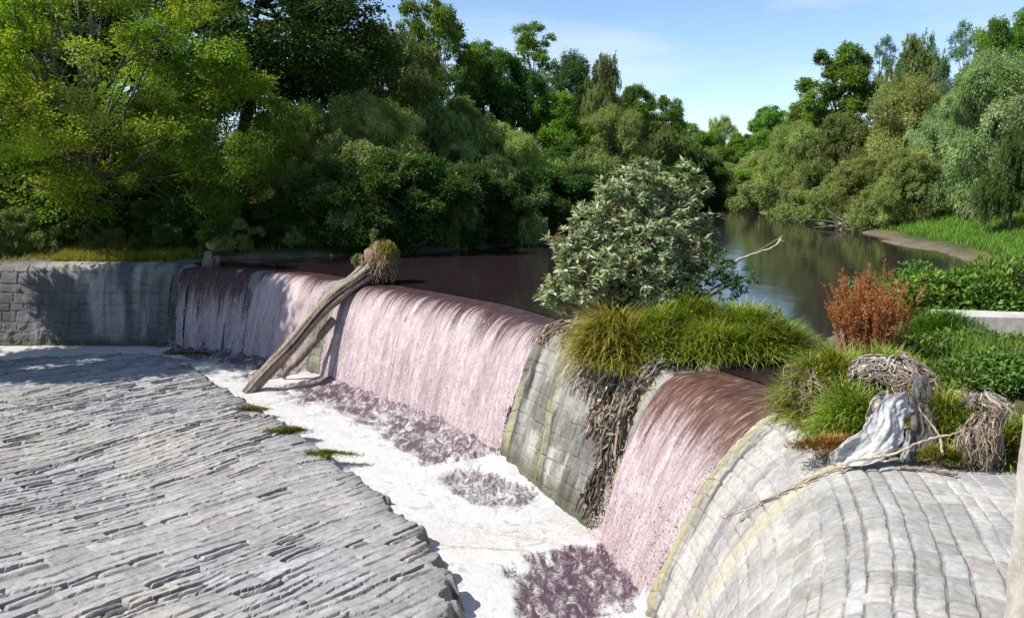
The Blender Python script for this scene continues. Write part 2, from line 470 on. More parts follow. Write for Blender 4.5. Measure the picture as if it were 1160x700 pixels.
def masonry(name, u0, u1, du, v0, v1, dv, cw, bl, seed, depth, style):
    u = np.arange(u0, u1 + du, du); v = np.arange(v0, v1 + dv, dv)
    Ug, Vg = np.meshgrid(u, v, indexing='ij')
    wob = (fbm(Ug * 1.7, Vg * 1.7, seed + 1, 3) - .5)
    wob2 = (fbm(Ug * 1.7, Vg * 1.7, seed + 2, 3) - .5)
    i, k, da, db, ca, cb = blocks(Ug + wob * .10, Vg + wob2 * (.06 if style == 'paved' else .10), cw, bl, seed)
    hsh = _h(k, i, seed + 31); hs2 = _h(k, i, seed + 57); hs3 = _h(k, i, seed + 91)
    jw = .006 + .011 * vn(Ug * 3, Vg * 3, seed + 3)
    jd = np.minimum(da, db) + .02 * (fbm(Ug * 9, Vg * 9, seed + 4, 2) - .5)
    joint = 1 - sst(jw * .3, jw * 1.6, jd)
    gone = sst(.42, .62, fbm(Ug * .9, Vg * .9, seed + 6, 3))       # how open the joint is
    lift = -joint * depth * (.25 + .95 * gone) + (hsh - .5) * depth * .9 + ca * (hs2 - .5) * .04 + cb * (hs3 - .5) * .07
    lift = lift - sst(.05, 0, jd) * .006 + (fbm(Ug * 5, Vg * 5, seed + 8, 4) - .5) * .022 + (fbm(Ug * .5, Vg * .5, seed + 12, 2) - .5) * .08
    base = np.array([.362, .354, .333]) * {'mid': .68, 'wall': .72, 'paved': 1}[style]
    tint = np.stack([1.015 + .05 * (hs2 - .4), 1 + .02 * (hs2 - .5), .975 - .06 * (hs2 - .5)], -1)
    col = base * (.82 + .34 * hsh[..., None]) * tint
    if style == 'paved':
        pk = (_h(k, i, seed + 77) > .93) & (vn(Ug * .6, Vg * .6, 5) > .35)
        col = np.where(pk[..., None], col * np.array([1.08, .99, .95]), col)
    col = col * (.8 + .4 * fbm(Ug * 2.5, Vg * 2.5, seed + 14, 4))[..., None]
    mort = sst(.5, .62, fbm(Ug * .7 + 9, Vg * 1.1, seed + 15, 3))
    jc = np.array([.13, .125, .115]) * (1 - mort[..., None]) + np.array([.47, .455, .42]) * mort[..., None]
    jv = {'mid': .32, 'wall': .26, 'paved': .62}[style]
    col = col * (1 - joint[..., None] * jv) + jc * joint[..., None] * jv
    def stripe(uc, w, c, vs=.1, ve=9, wig=.12, s2=0, soft=.4, amt=.9, dr=0):
        nonlocal col, lift
        cc = uc + dr * np.maximum(Vg, 0) + wig * (fbm(Vg * .8, Vg * 0 + s2, 40 + s2, 3) - .5) * 2 + .05 * (fbm(Vg * 6, Ug * 6, 44, 2) - .5)
        m = 1 - sst(w * (1 - soft), w, np.abs(Ug - cc)); m = m * sst(vs - .3, vs + .3, Vg) * (1 - sst(ve - .4, ve + .4, Vg))
        m = m * (.10 + 1.25 * sst(.25, .65, fbm(Ug * 10, Vg * 1.6, 50 + s2, 4))); m = np.clip(m * amt, 0, 1)[..., None]
        col = col * (1 - m) + np.array(c) * m
        return m[..., 0]
    lime = sst(.46, .66, fbm(Ug * 3.2, Vg * .5, seed + 20, 4)) * sst(-.1, .5, Vg) * .5
    dark = sst(.52, .72, fbm(Ug * 4.0 + 7, Vg * .45, seed + 23, 4)) * sst(.0, .6, Vg) * .6
    if style == 'paved':
        lim = sst(UL2 + 2.2, UL2 - .3, Ug); lime = lime * lim; dark = dark * lim * .4
    col = col * (1 - lime[..., None]) + np.array([.46, .445, .40]) * lime[..., None]
    col = col * (1 - dark[..., None]) + np.array([.09, .085, .075]) * dark[..., None]
    yl = (.30, .28, .15); cr = (.42, .39, .31); bl_ = (.05, .047, .04)
    if style == 'mid':
        stripe(U3e + .28, .26, yl, .25, 9, .08, 1)
        stripe(U3e + .52, .09, bl_, .1, 9, .08, 2)
        m = stripe(U3e + 1.75, .26, yl, .55, 9, .12, 3); lift += m * .06
        stripe(U3e + 2.08, .10, bl_, .5, 9, .12, 3)
        stripe(U3e + 2.5, .35, cr, .6, 9, .1, 6, amt=.7)
        stripe(U4 - .55, .22, bl_, .1, 9, .15, 7)
        stripe(U4 - .12, .28, yl, .2, 9, .1, 8)
        stripe(U3 + .28, .24, yl, .4, 9, .05, 9); stripe(U3 + .46, .10, bl_, .1, 9, .05, 11)
        stripe(U1 - .15, .45, bl_, .0, 9, .2, 12); stripe(U1 - .8, .15, bl_, .3, 9, .2, 13)
    if style == 'paved':
        m = stripe(U4e + .22, .25, (.35, .32, .19), .0, 9, .04, 21, amt=1.1); lift += m * .05
        stripe(U4e + .52, .08, (.13, .12, .11), .5, 9, .05, 22)
        stripe(U4e + .95, .35, (.43, .41, .37), .4, 9, .2, 23, amt=.7)
        stripe(U4e + 1.35, .12, (.25, .22, .22), .4, 9, .12, 24, amt=.8)
        stripe(UL2 - .28, .07, (.36, .28, .24), .3, 9, .1, 25, amt=.8)
        stripe(UL2, .24, (.44, .40, .29), .1, 9, .05, 26, amt=.9, dr=-.02)
        stripe(UL2 + .75, .15, (.44, .33, .31), 1.2, 9, .15, 27, amt=.4)
        # pale silt over the flat behind the crest
        sil = sst(-.9, -1.5, Vg - .5 * (fbm(Ug, Vg, 71, 3) - .5)) * sst(.35, .55, fbm(Ug * 1.2, Vg * 1.2, 72, 3) + .2)
        col = col * (1 - .8 * sil[..., None]) + np.array([.42, .385, .32]) * .8 * sil[..., None]
        lift = lift * (1 - .6 * sil)
    if style == 'wall':
        st = sst(.40, .56, fbm(Ug * 1.4, Vg * .28, 81, 5))[..., None] * .72
        col = col * (1 - st) + np.array([.085, .088, .092]) * st
        gr = sst(.5, .7, fbm(Ug * .8 + 4, Vg * .8, 83, 3))[..., None] * .5 * sst(.9, .3, Vg)[..., None]
        col = col * (1 - gr) + np.array([.42, .40, .33]) * gr
        low = sst(2.2, 2.9, Vg + .5 * (fbm(Ug * 2, Vg * 2, 85, 3) - .5))[..., None]
        col = col * (1 - low * .6) + np.array([.16, .16, .155]) * low * .6
        lift = lift + .06 * sst(.4, .6, fbm(Ug * 4, Vg * 4, 87, 3)) * sst(1.9, 2.6, Vg) + .10 * (fbm(Ug * 3.0, Vg * .5, 88, 3) - .5) * sst(U1 - 4.5, U1 - 1, Ug)
    if style == 'mid':
        sk = sst(.40, .70, fbm(Ug * 7.0 + 3, Vg * .35, 95, 4))[..., None] * .55 * sst(-.2, .5, Vg)[..., None]
        col = col * (1 - sk) + np.array([.20, .195, .18]) * sk
        wash = sst(.45, .6, fbm(Ug * 1.6 + 3, Vg * .6, 96, 3)) * .8
        lift = lift * (1 - .5 * wash) + (.14 * (fbm(Ug * 1.8, Vg * 1.2, 97, 4) - .5) + .13 * (fbm(Ug * 4.5, Vg * .35, 98, 4) - .5)) * sst(-.3, .4, Vg)
        rk = sst(.50, .64, fbm(Ug * 2.6 + 5, Vg * 1.1, 99, 5))[..., None] * .75 * sst(-.2, .4, Vg)[..., None]
        col = col * (1 - rk) + np.array([.105, .098, .082]) * rk
    # green-black wet foot
    wet = sst(3.2, 3.55, Vg)[..., None] if style == 'paved' else sst(2.55, 2.95, Vg + .3 * (fbm(Ug * 3, Vg * 3, 91, 3) - .5))[..., None]
    col = col * (1 - .8 * wet) + np.array([.075, .075, .04]) * .8 * wet
    P = surf(Ug, Vg, lift)
    P[..., 2] = np.maximum(P[..., 2], -3.1)
    return grid_obj(name, P, col, M_stone, weir, smooth=False, flip=False)

masonry('abutment_wall', 2.0, U1 - .25, .035, -1.1, 3.15, .03, .30, .55, 101, .025, 'wall')
masonry('spillway_face', U1 - .25, U4 + .5, .03, -.9, 3.15, .03, .25, .40, 202, .02, 'mid')
masonry('paved_crest', U4 + .5, U4 + 8.6, .0135, -4.6, 3.9, .0135, .205, .36, 303, .013, 'paved')
masonry('paved_end', U4 + 8.6, UEND - .2, .04, -3.2, 3.9, .04, .205, .36, 303, .013, 'paved')

# ------------------------------------------------------------------ stone apron
AE = np.array([(-18.6, 24.6), (-16.5, 25.3), (-15.2, 25.8), (-13.9, 26.2), (-11.7, 26.6), (-10.07, 25.96), (-7.34, 22.3), (-5.79, 20.0), (-4.24, 17.8), (-2.97, 15.85),
               (-1.93, 14.1), (-1.29, 12.8), (-.95, 11.76), (-.7, 10.5), (-.75, 9), (-1.2, 7), (-2.0, 5), (-3, 3)])
AEs = spline(AE, 12)
APOLY = np.vstack([AEs, [(-6, -3), (-20, -3)]])
th = math.radians(51)
e1 = A(math.cos(th), math.sin(th)); e2 = A(math.sin(th), -math.cos(th))     # along / across courses (across points to the camera)
pa = np.arange(-10.5, 18.0, .045); pb = np.arange(-31.5, -5.0, .024)
Pa, Pb = np.meshgrid(pa, pb, indexing='ij')
AX = Pa * e1[0] + Pb * e2[0]; AY = Pa * e1[1] + Pb * e2[1]
keep = (AX > -19) & (AX < .2) & (AY > 4) & (AY < 27.2)
flat = np.stack([AX.ravel(), AY.ravel()], 1)
sd = np.full(len(flat), 5.0); kk = keep.ravel()
d_, in_ = seg_dist(flat[kk], APOLY)
sd[kk] = np.where(in_, d_, -d_); sd = sd.reshape(AX.shape)
w1 = fbm(Pa * .8, Pb * .8, 401, 3) - .5; w2 = fbm(Pa * .45, Pb * .45, 402, 3) - .5; w3 = fbm(Pa * 4, Pb * 4, 405, 2) - .5
i, k, da, db, ca, cb = blocks(Pa + w1 * .25, Pb + w2 * .62 + w3 * .05, .19, .60, 411, .45)
h1 = _h(k, i, 412); h2 = _h(k, i, 413); h3 = _h(k, i, 414); h4 = _h(k, i, 415)
tb = np.clip(cb / .19 + .5, 0, 1)
open_ = sst(.70, .97, h3) * sst(.3, .6, fbm(Pa * .5, Pb * .9, 416, 3) + .1)                                              # some joints are washed out into hollows
amp = .010 + .030 * h1 ** 2 + .075 * open_
calm = .55 + .60 * sst(.36, .62, fbm(Pa * .22, Pb * .38, 417, 3))      # silted, smoother areas
amp = amp * calm
zz = amp * tb ** .8 - .5 * amp + (h2 - .5) * .016 + ca * (h4 - .5) * .05
bw = .018 + .05 * open_
jd = np.minimum(db, da + .006) + .02 * (fbm(Pa * 7, Pb * 7, 420, 2) - .5)
lead = sst(1 - .42 * open_ - .02, 1.0, tb) * open_                       # hollow under the lip
joint = np.maximum((1 - sst(.004, bw, jd)) * .75, lead)
joint = joint * np.clip(calm, 0, 1)
zz = zz - joint * (.006 + .13 * open_ + .022 * h2 * h1) + (fbm(Pa * 2.2, Pb * 5, 421, 4) - .5) * .055 + (fbm(Pa * .3, Pb * .3, 422, 2) - .5) * .22
zz = zz + (fbm(Pa * 8, Pb * 14, 431, 3) - .5) * .018
em = sd - .34 * (fbm(Pa * 1.6, Pb * 2.6, 423, 3) - .5) - .16 * (h2 - .5) - .05
edge = sst(.10, -.18, em)
near = sst(15.5, 10.5, AY)
az = -2.37 + .26 * near + zz
az = az * (1 - edge) + (-3.1) * edge + edge * (1 - edge) * .8 * (fbm(Pa * 3, Pb * 4, 425, 3) - .5)
ac = np.array([.33, .33, .33]) * (.84 + .30 * h2[..., None]) * (1 + .10 * (fbm(AX * .35, AY * .35, 426, 3)[..., None] - .5) * np.array([1.6, .6, -1.4]))
warm = np.clip(sst(.42, .62, fbm(AX * .25 + 3, AY * .25, 427, 3)) * .6 + .45 * sst(19, 13, AY), 0, 1)[..., None]
ac = ac * (1 - warm) + ac * np.array([1.09, 1.0, .90]) * warm
st = sst(.5, .72, fbm(Pa * 1.2, Pb * 3.5, 428, 4))[..., None] * .35
ac = ac * (1 - st) + np.array([.20, .195, .18]) * st
jj = (joint * np.clip(.25 + .3 * h1 + open_, 0, 1) * .85)[..., None]
ac = ac * (1 - jj) + np.array([.055, .05, .045]) * jj
ed = sst(.55, .0, em)[..., None] * .55
ac = ac * (1 - ed) + np.array([.13, .13, .125]) * ed
ed2 = sst(.05, -.1, em)[..., None]
ac = ac * (1 - ed2) + np.array([.035, .033, .03]) * ed2
ms_ = (sst(.62, .72, fbm(AX * 1.1, AY * 1.1, 430, 3)) * sst(.3, .8, joint) * .8)[..., None]
ac = ac * (1 - ms_) + np.array([.07, .09, .02]) * ms_
o = grid_obj('stone_apron', np.stack([AX, AY, az], -1), ac, M_slab, smooth=False, keep=keep & (sd > -.5), flip=True)
tag(o, 'rough grey flagstone apron below the falls', 'pavement', kind='structure')
#==TREES==
# ------------------------------------------------------------------ camera model (photo pixels <-> world)
FPX, PIT, HC = 1000.0, math.atan(160 / 1000.0), 3.2
def ray(x, y):
    u = (x - 580) / FPX; v = (y - 350) / FPX
    return A(u, math.cos(PIT) - v * math.sin(PIT), -math.sin(PIT) - v * math.cos(PIT))
def at(x, y, Y):
    r = ray(x, y); return A(0, 0, HC) + r * (Y / r[1])
def atz(x, y, z):
    r = ray(x, y); return A(0, 0, HC) + r * ((z - HC) / r[2])

# ------------------------------------------------------------------ river
def mat_river():
    m, nt, out = new_mat('river_water'); g = G(nt)
    tc = g.n('ShaderNodeTexCoord').outputs['Object']
    p = g.n('ShaderNodeBsdfPrincipled')
    n0 = g.noise(tc, .25, 3)
    g.l(g.mix(n0, (.017, .0105, .0135), (.028, .018, .021)), p.inputs['Base Color'])
    p.inputs['Roughness'].default_value = .08; p.inputs['IOR'].default_value = 1.33; p.inputs['Specular IOR Level'].default_value = .40
    a = g.noise(g.mapping(tc, (.9, .5, 1)), 1.6, 3, .5); b = g.noise(tc, 9, 2, .5)
    h = g.math('ADD', g.math('MULTIPLY', a, .8), g.math('MULTIPLY', b, .12))
    bm = g.n('ShaderNodeBump'); bm.inputs['Strength'].default_value = .16; bm.inputs['Distance'].default_value = .05
    g.l(h, bm.inputs['Height']); g.l(bm.outputs[0], p.inputs['Normal']); g.l(p.outputs[0], out.inputs[0])
    return m
from mathutils.geometry import tessellate_polygon
from mathutils import Vector
def off(poly, d):
    P = np.array(poly, float); T = nrm(np.gradient(P, axis=0)); return P + np.stack([T[:, 1], -T[:, 0]], 1) * d
poly = np.vstack([crest_w - crest_wn * .62, off(RB, 1.2)[1:], off(LB, 1.6)[:-1]])
tri = tessellate_polygon([[Vector((p[0], p[1], 0)) for p in poly]])
mb = MB(); mb.add(np.c_[poly, np.zeros(len(poly))], np.array(tri), (.05, .02, .03))
tag(mb.build('river_water', mat_river()), 'dark purple brown river above the weir', 'river', kind='structure')

# ------------------------------------------------------------------ falling water
def mat_fall():
    m, nt, out = new_mat('falling_water'); g = G(nt)
    uv = g.n('ShaderNodeUVMap', uv_map='UVMap').outputs[0]
    foam = g.attr('foam').outputs['Fac']; cov = g.attr('cover').outputs['Fac']; tint = g.attr('tint').outputs['Fac']
    nf = g.noise(g.mapping(uv, (34, 19, 1)), 1, 4, .75)
    ns = g.noise(g.mapping(uv, (8, .8, 1)), 1, 5, .6, .4)
    nm = g.noise(g.mapping(uv, (22, 3.2, 1)), 1, 4, .6, .3)
    f = g.math('ADD', g.math('MULTIPLY', foam, 1.5), g.math('ADD', g.math('MULTIPLY', ns, .9), g.math('MULTIPLY', nf, .6)))
    ff = g.ramp(g.math('SUBTRACT', f, .78), [(.25, 0.0), (.85, 1.0)])
    nl_ = g.noise(g.mapping(uv, (8, .7, 1)), 1, 5, .65, .5)
    grain = g.math('ADD', g.math('MULTIPLY', nf, .56), g.math('MULTIPLY', nm, .44))
    pink = g.ramp(grain, [(.34, (.26, .175, .18)), (.46, (.45, .35, .355)), (.60, (.64, .57, .57))])
    deep = g.mix(tint, g.ramp(nm, [(.3, (.034, .017, .019)), (.55, (.085, .043, .042)), (.72, (.24, .16, .15))]),
                 g.ramp(nm, [(.3, (.06, .022, .024)), (.50, (.16, .075, .05)), (.7, (.40, .29, .17))]))
    pink = g.mix(g.ramp(nl_, [(.46, 0.0), (.70, .55)]), pink, (.26, .18, .175))
    pink = g.mix(g.ramp(ns, [(.58, 0.0), (.76, .55)]), pink, (.72, .68, .68))
    nb = g.noise(g.mapping(uv, (2.2, .35, 1)), 1, 5, .6, .8)
    pink = g.mix(g.ramp(nb, [(.42, 0.0), (.64, .6)]), pink, g.mix(1.0, pink, (.52, .44, .43), 'MULTIPLY'))
    col = g.mix(ff, deep, pink)
    p = g.n('ShaderNodeBsdfPrincipled'); p.inputs['IOR'].default_value = 1.33
    g.l(col, p.inputs['Base Color'])
    g.l(g.ramp(ff, [(0, .12), (1, .5)]), p.inputs['Roughness'])
    bm = g.n('ShaderNodeBump'); bm.inputs['Strength'].default_value = .7; bm.inputs['Distance'].default_value = .03
    g.l(g.math('ADD', g.math('MULTIPLY', nf, .7), nm), bm.inputs['Height']); g.l(bm.outputs[0], p.inputs['Normal'])
    tr = g.n('ShaderNodeBsdfTransparent')
    al = g.math('GREATER_THAN', g.math('ADD', cov, g.math('MULTIPLY', g.math('SUBTRACT', grain, .5), 1.4)), .5)
    mx = g.n('ShaderNodeMixShader'); g.l(al, mx.inputs[0]); g.l(tr.outputs[0], mx.inputs[1]); g.l(p.outputs[0], mx.inputs[2])
    g.l(mx.outputs[0], out.inputs[0])
    return m
M_fall = mat_fall()
def mat_spray():
    m, nt, out = new_mat('spray'); g = G(nt)
    p = g.n('ShaderNodeBsdfPrincipled'); p.inputs['Roughness'].default_value = .4
    g.l(g.attr().outputs['Color'], p.inputs['Base Color']); g.l(p.outputs[0], out.inputs[0]); return m
M_spray = mat_spray()

def fall(label, u0, u1, seed, foam_at=.55, foam_w=1.1, thick=1.0, tint=0.0, thin=0.0, spray=1500):
    du, dv = .018, .022
    u = np.arange(u0 - .1, u1 + .1, du); v = np.arange(-.85, 3.55, dv)
    U, V = np.meshgrid(u, v, indexing='ij')
    wander = .10 * (fbm(U * .9, V * .7, seed, 3) - .5)
    Ub = U + wander
    st = fbm(Ub * 7, V * .45, seed + 1, 4); st2 = fbm(Ub * 2.0, V * .25, seed + 2, 3); gr = fbm(U * 26, V * 9, seed + 3, 3)
    vp = np.clip(V, 0, 3)
    lift = .012 + thick * (sst(0, .6, V) * .035 + .045 * vp * .5) * (.4 + 1.2 * (st2 * .5 + st * .5)) + sst(.5, 1.4, V) * .035 * (gr - .4) + .012 * (st - .5)
    lift = lift - .02 * (1 - sst(-.85, -.5, V))
    ee = sst(-.02, .40, np.minimum(U - u0, u1 - U)); lift = lift * (.12 + .88 * ee) - .045 * (1 - ee)
    P = surf(U, V, lift, zc=np.full_like(U, -.025) + .0)
    foam = sst(foam_at - foam_w * .6, foam_at + foam_w * .9, V + .7 * (st - .5) + .5 * (st2 - .5) + .8 * (fbm(Ub * 22, V * .6, seed + 4, 3) - .5))
    e = np.minimum(U - u0, u1 - U) + .30 * (fbm(V * .9, U * .3, seed + 6, 3) - .5)
    cov = sst(-.12, .22, e) * 1.15 - thin * sst(.3, 1.2, V) * (1 - st * 1.1)
    cov = np.where(V < .3, np.maximum(cov, sst(-.1, .1, e)), cov)
    gap = sst(.56, .70, fbm(Ub * 3.4, V * .22, seed + 9, 3)) * sst(.4, 1.0, V) * (.10 + .6 * thin)
    cov = cov - gap
    tt = np.full_like(U, tint) * (.4 + .8 * fbm(U * 3, V * .6, seed + 11, 3))
    o = grid_obj('waterfall', P, (.6, .4, .45), M_fall, smooth=True, uv=np.stack([Ub, V], -1), floats=dict(foam=foam, cover=cov, tint=tt))
    tag(o, label, 'waterfall', 'waterfalls pouring over the weir')
    if spray:
        r = np.random.default_rng(seed)
        n = int(spray * 1.8); uu = u0 + (u1 - u0) * r.random(n); vv = 1.2 + 1.9 * r.random(n) ** .6
        B = surf(uu, vv, .06 + .28 * r.random(n) ** 3 * sst(1.0, 3.0, vv))
        B[:, 2] = np.maximum(B[:, 2], -2.58 + .35 * r.random(n) ** 3)
        tetra(B, .006 + .012 * r.random(n) ** 2, r, o)
    return o
def tetra(B, s, r, parent):
    n = len(B)
    d = nrm(r.normal(size=(n, 4, 3)) * .4 + np.array([[1, 1, 1], [-1, -1, 1], [-1, 1, -1], [1, -1, -1]])[None])
    V = B[:, None] + d * s[:, None, None] * A(1, 1, 1.5)
    f = (np.arange(n)[:, None, None] * 4 + np.array([[0, 1, 2], [0, 3, 1], [0, 2, 3], [1, 3, 2]])[None]).reshape(-1, 3)
    mb = MB(); mb.add(V.reshape(-1, 3), f, np.repeat(var((.80, .66, .68), n, .12, .05, r), 4, 0))
    q = mb.build('spray', M_spray, parent); q['kind'] = 'stuff'
fall('thin shaded purple waterfall beside the mossy left wall, nearest the tree stump', U1, U2 + .15, 501, 1.35, 2.2, .7, .0, .75, 900)
fall('sunlit pale pink waterfall between the shaded fall and the leaning log', U2 - .05, U3 - .12, 502, .35, 1.2, 1.1, .0, .1, 1500)
fall('widest pink waterfall, a long curtain between the log and the bare stone face', U3s - .02, U3e + .1, 503, .45, 1.6, 1.15, .0, .25, 4200)
fall('nearest waterfall, brown at its lip and pink below, beside the yellow algae stripe', U4 - .02, U4e + .02, 504, 1.1, 1.7, 1.1, .55, .1, 2200)

# ------------------------------------------------------------------ plunge pool
def mat_pool():
    m, nt, out = new_mat('pool_water'); g = G(nt)
    tc = g.n('ShaderNodeTexCoord').outputs['Object']
    foam = g.attr('foam').outputs['Fac']; pinka = g.attr('pink').outputs['Fac']; cream = g.attr('cream').outputs['Fac']
    n1 = g.noise(g.mapping(tc, (1.9, .7, 1), (0, 0, .55)), 3.2, 8, .72, 1.1); n2 = g.noise(tc, 26, 4, .7)
    f = g.math('ADD', foam, g.math('ADD', g.math('MULTIPLY', g.math('SUBTRACT', n1, .5), 2.4), g.math('MULTIPLY', g.math('SUBTRACT', n2, .5), .8)))
    ff = g.ramp(f, [(.22, 0.0), (.40, .30), (.50, .55), (.70, 1.0)])
    white = g.mix(pinka, (.63, .62, .60), (.56, .475, .48))
    white = g.mix(g.math('MULTIPLY', cream, g.ramp(n2, [(.3, 1.0), (.7, .3)])), white, (.42, .33, .22))
    sw_ = g.noise(g.mapping(tc, (1.1, .8, 1), (0, 0, .6)), 1.4, 6, .6, 2.2)
    white = g.mix(1.0, white, g.ramp(sw_, [(.34, .66), (.46, 1.0), (.55, .84), (.66, 1.03)]), 'MULTIPLY')
    white = g.mix(1.0, white, g.ramp(n2, [(.32, .80), (.55, 1.03)]), 'MULTIPLY')
    dark = g.mix(n2, (.04, .018, .03), (.12, .068, .092))
    p = g.n('ShaderNodeBsdfPrincipled'); p.inputs['IOR'].default_value = 1.33
    g.l(g.mix(ff, dark, white), p.inputs['Base Color'])
    g.l(g.ramp(ff, [(0, .10), (1, .42)]), p.inputs['Roughness'])
    bm = g.n('ShaderNodeBump'); bm.inputs['Strength'].default_value = .5; bm.inputs['Distance'].default_value = .04
    g.l(g.math('ADD', g.math('MULTIPLY', n2, .5), g.math('ADD', n1, ff)), bm.inputs['Height']); g.l(bm.outputs[0], p.inputs['Normal'])
    g.l(p.outputs[0], out.inputs[0]); return m
px = np.arange(-20, 4.5, .05); py = np.arange(5.5, 29, .05)
X, Y = np.meshgrid(px, py, indexing='ij')
fl = np.stack([X.ravel(), Y.ravel()], 1)
base_line = np.array([(Cat(u) + Nat(u) * a_of(u) * .98) for u in np.arange(2, UEND - .3, .25)])
db_, _ = seg_dist(fl, base_line, False); db_ = db_.reshape(X.shape)
dap, inap = seg_dist(fl, APOLY); dap = np.where(inap, -dap, dap).reshape(X.shape)
ub = UT[::20][np.argmin(((CU[::20][None] - fl[:, None]) ** 2).sum(-1), 1)].reshape(X.shape)
fallm = np.maximum.reduce([sst(a - .2, a + .3, ub) * (1 - sst(b - .3, b + .3, ub)) for a, b in ((U1, U3), (U3s, U3e), (U4, U4e))])
sw = .9 * (fbm(X * .7, Y * .7, 601, 3) - .5)
foam = np.ones_like(X) * 1.2
foam -= fallm * (.74 * (1 - sst(.6, 2.3, db_ + sw)) + .30 * (1 - sst(1.2, 3.2, db_ + sw)) * sst(.42, .6, fbm(X * 1.3, Y * 1.3, 604, 3)))
def blob(cx, cy, rx, ry, ang, amt):
    global foam
    c, s = math.cos(ang), math.sin(ang)
    qx = ((X - cx) * c + (Y - cy) * s) / rx; qy = (-(X - cx) * s + (Y - cy) * c) / ry
    r = np.sqrt(qx * qx + qy * qy) + .5 * (fbm(X * 1.5, Y * 1.5, 611, 3) - .5)
    foam -= amt * (1 - sst(.7, 1.1, r))
blob(-.35, 15.4, 1.35, .75, math.radians(-55), .72)
blob(-1.9, 17.6, .9, .4, math.radians(-55), .35)
blob(.9, 11.0, .95, 1.8, math.radians(5), .70)
blob(.75, 8.0, .95, 2.4, 0, .72)
blob(-3.6, 20.2, 1.0, .35, math.radians(-55), .35)
foam += .75 * np.exp(-(((X - 1.5) / .5) ** 2 + ((Y - 11.6) / 1.2) ** 2)) * (.4 + 1.1 * fbm(X * 2, Y * 2, 615, 3))        # churned white at the foot of the near fall
foam = np.maximum(foam, sst(.8, .25, dap + .35 * (fbm(X * .9, Y * .9, 620, 3) - .5)) * 1.25)
foam = np.maximum(foam, (1 - sst(.25, .5, np.abs((Y - 13.35) + .35 * (X - .4) + .2 * (fbm(X, Y, 622, 2) - .5)))) * 1.25 * sst(-1.6, -1.0, X))
foam = np.maximum(foam, .32)
pink = fallm * (1 - sst(.1, 1.2, db_ + sw * .5)) * .9
xs = X + .8 * (fbm(X * 1.1, Y * 1.1, 630, 3) - .5); ys = Y + .8 * (fbm(X * 1.1, Y * 1.1, 633, 3) - .5)
cream = sst(.45, .0, np.abs(np.sin(3.1 * ys + 2.2 * xs + 4 * fbm(xs * .8, ys * .8, 640, 2)))) * np.exp(-(((X + .25) / 1.0) ** 2 + ((Y - 12.7) / .8) ** 2)) * 1.5
cream = np.maximum(cream, .22 * sst(.5, .75, fbm(X * .8, Y * 1.6, 650, 4)))
Z = -2.6 + .05 * sst(.4, .9, foam) + .05 * (fbm(X * 2.2, Y * 2.2, 660, 4) - .5) + fallm * .30 * np.exp(-db_ * 2.0) * (fbm(X * 4, Y * 4, 661, 4) + .1) + fallm * .07 * np.exp(-db_ * .8) * (fbm(X * 3, Y * 3, 663, 4) - .5)
tag(grid_obj('plunge_pool', np.stack([X, Y, Z], -1), (.8, .8, .8), mat_pool(), keep=(dap > -.6), flip=True,
             floats=dict(foam=foam, pink=pink, cream=cream)),
    'foaming pool below the waterfalls', 'pool', kind='structure')

# ------------------------------------------------------------------ trees
def bez(a, b, c, n):
    t = np.linspace(0, 1, n)[:, None]; return (1 - t) ** 2 * a + 2 * t * (1 - t) * b + t * t * c

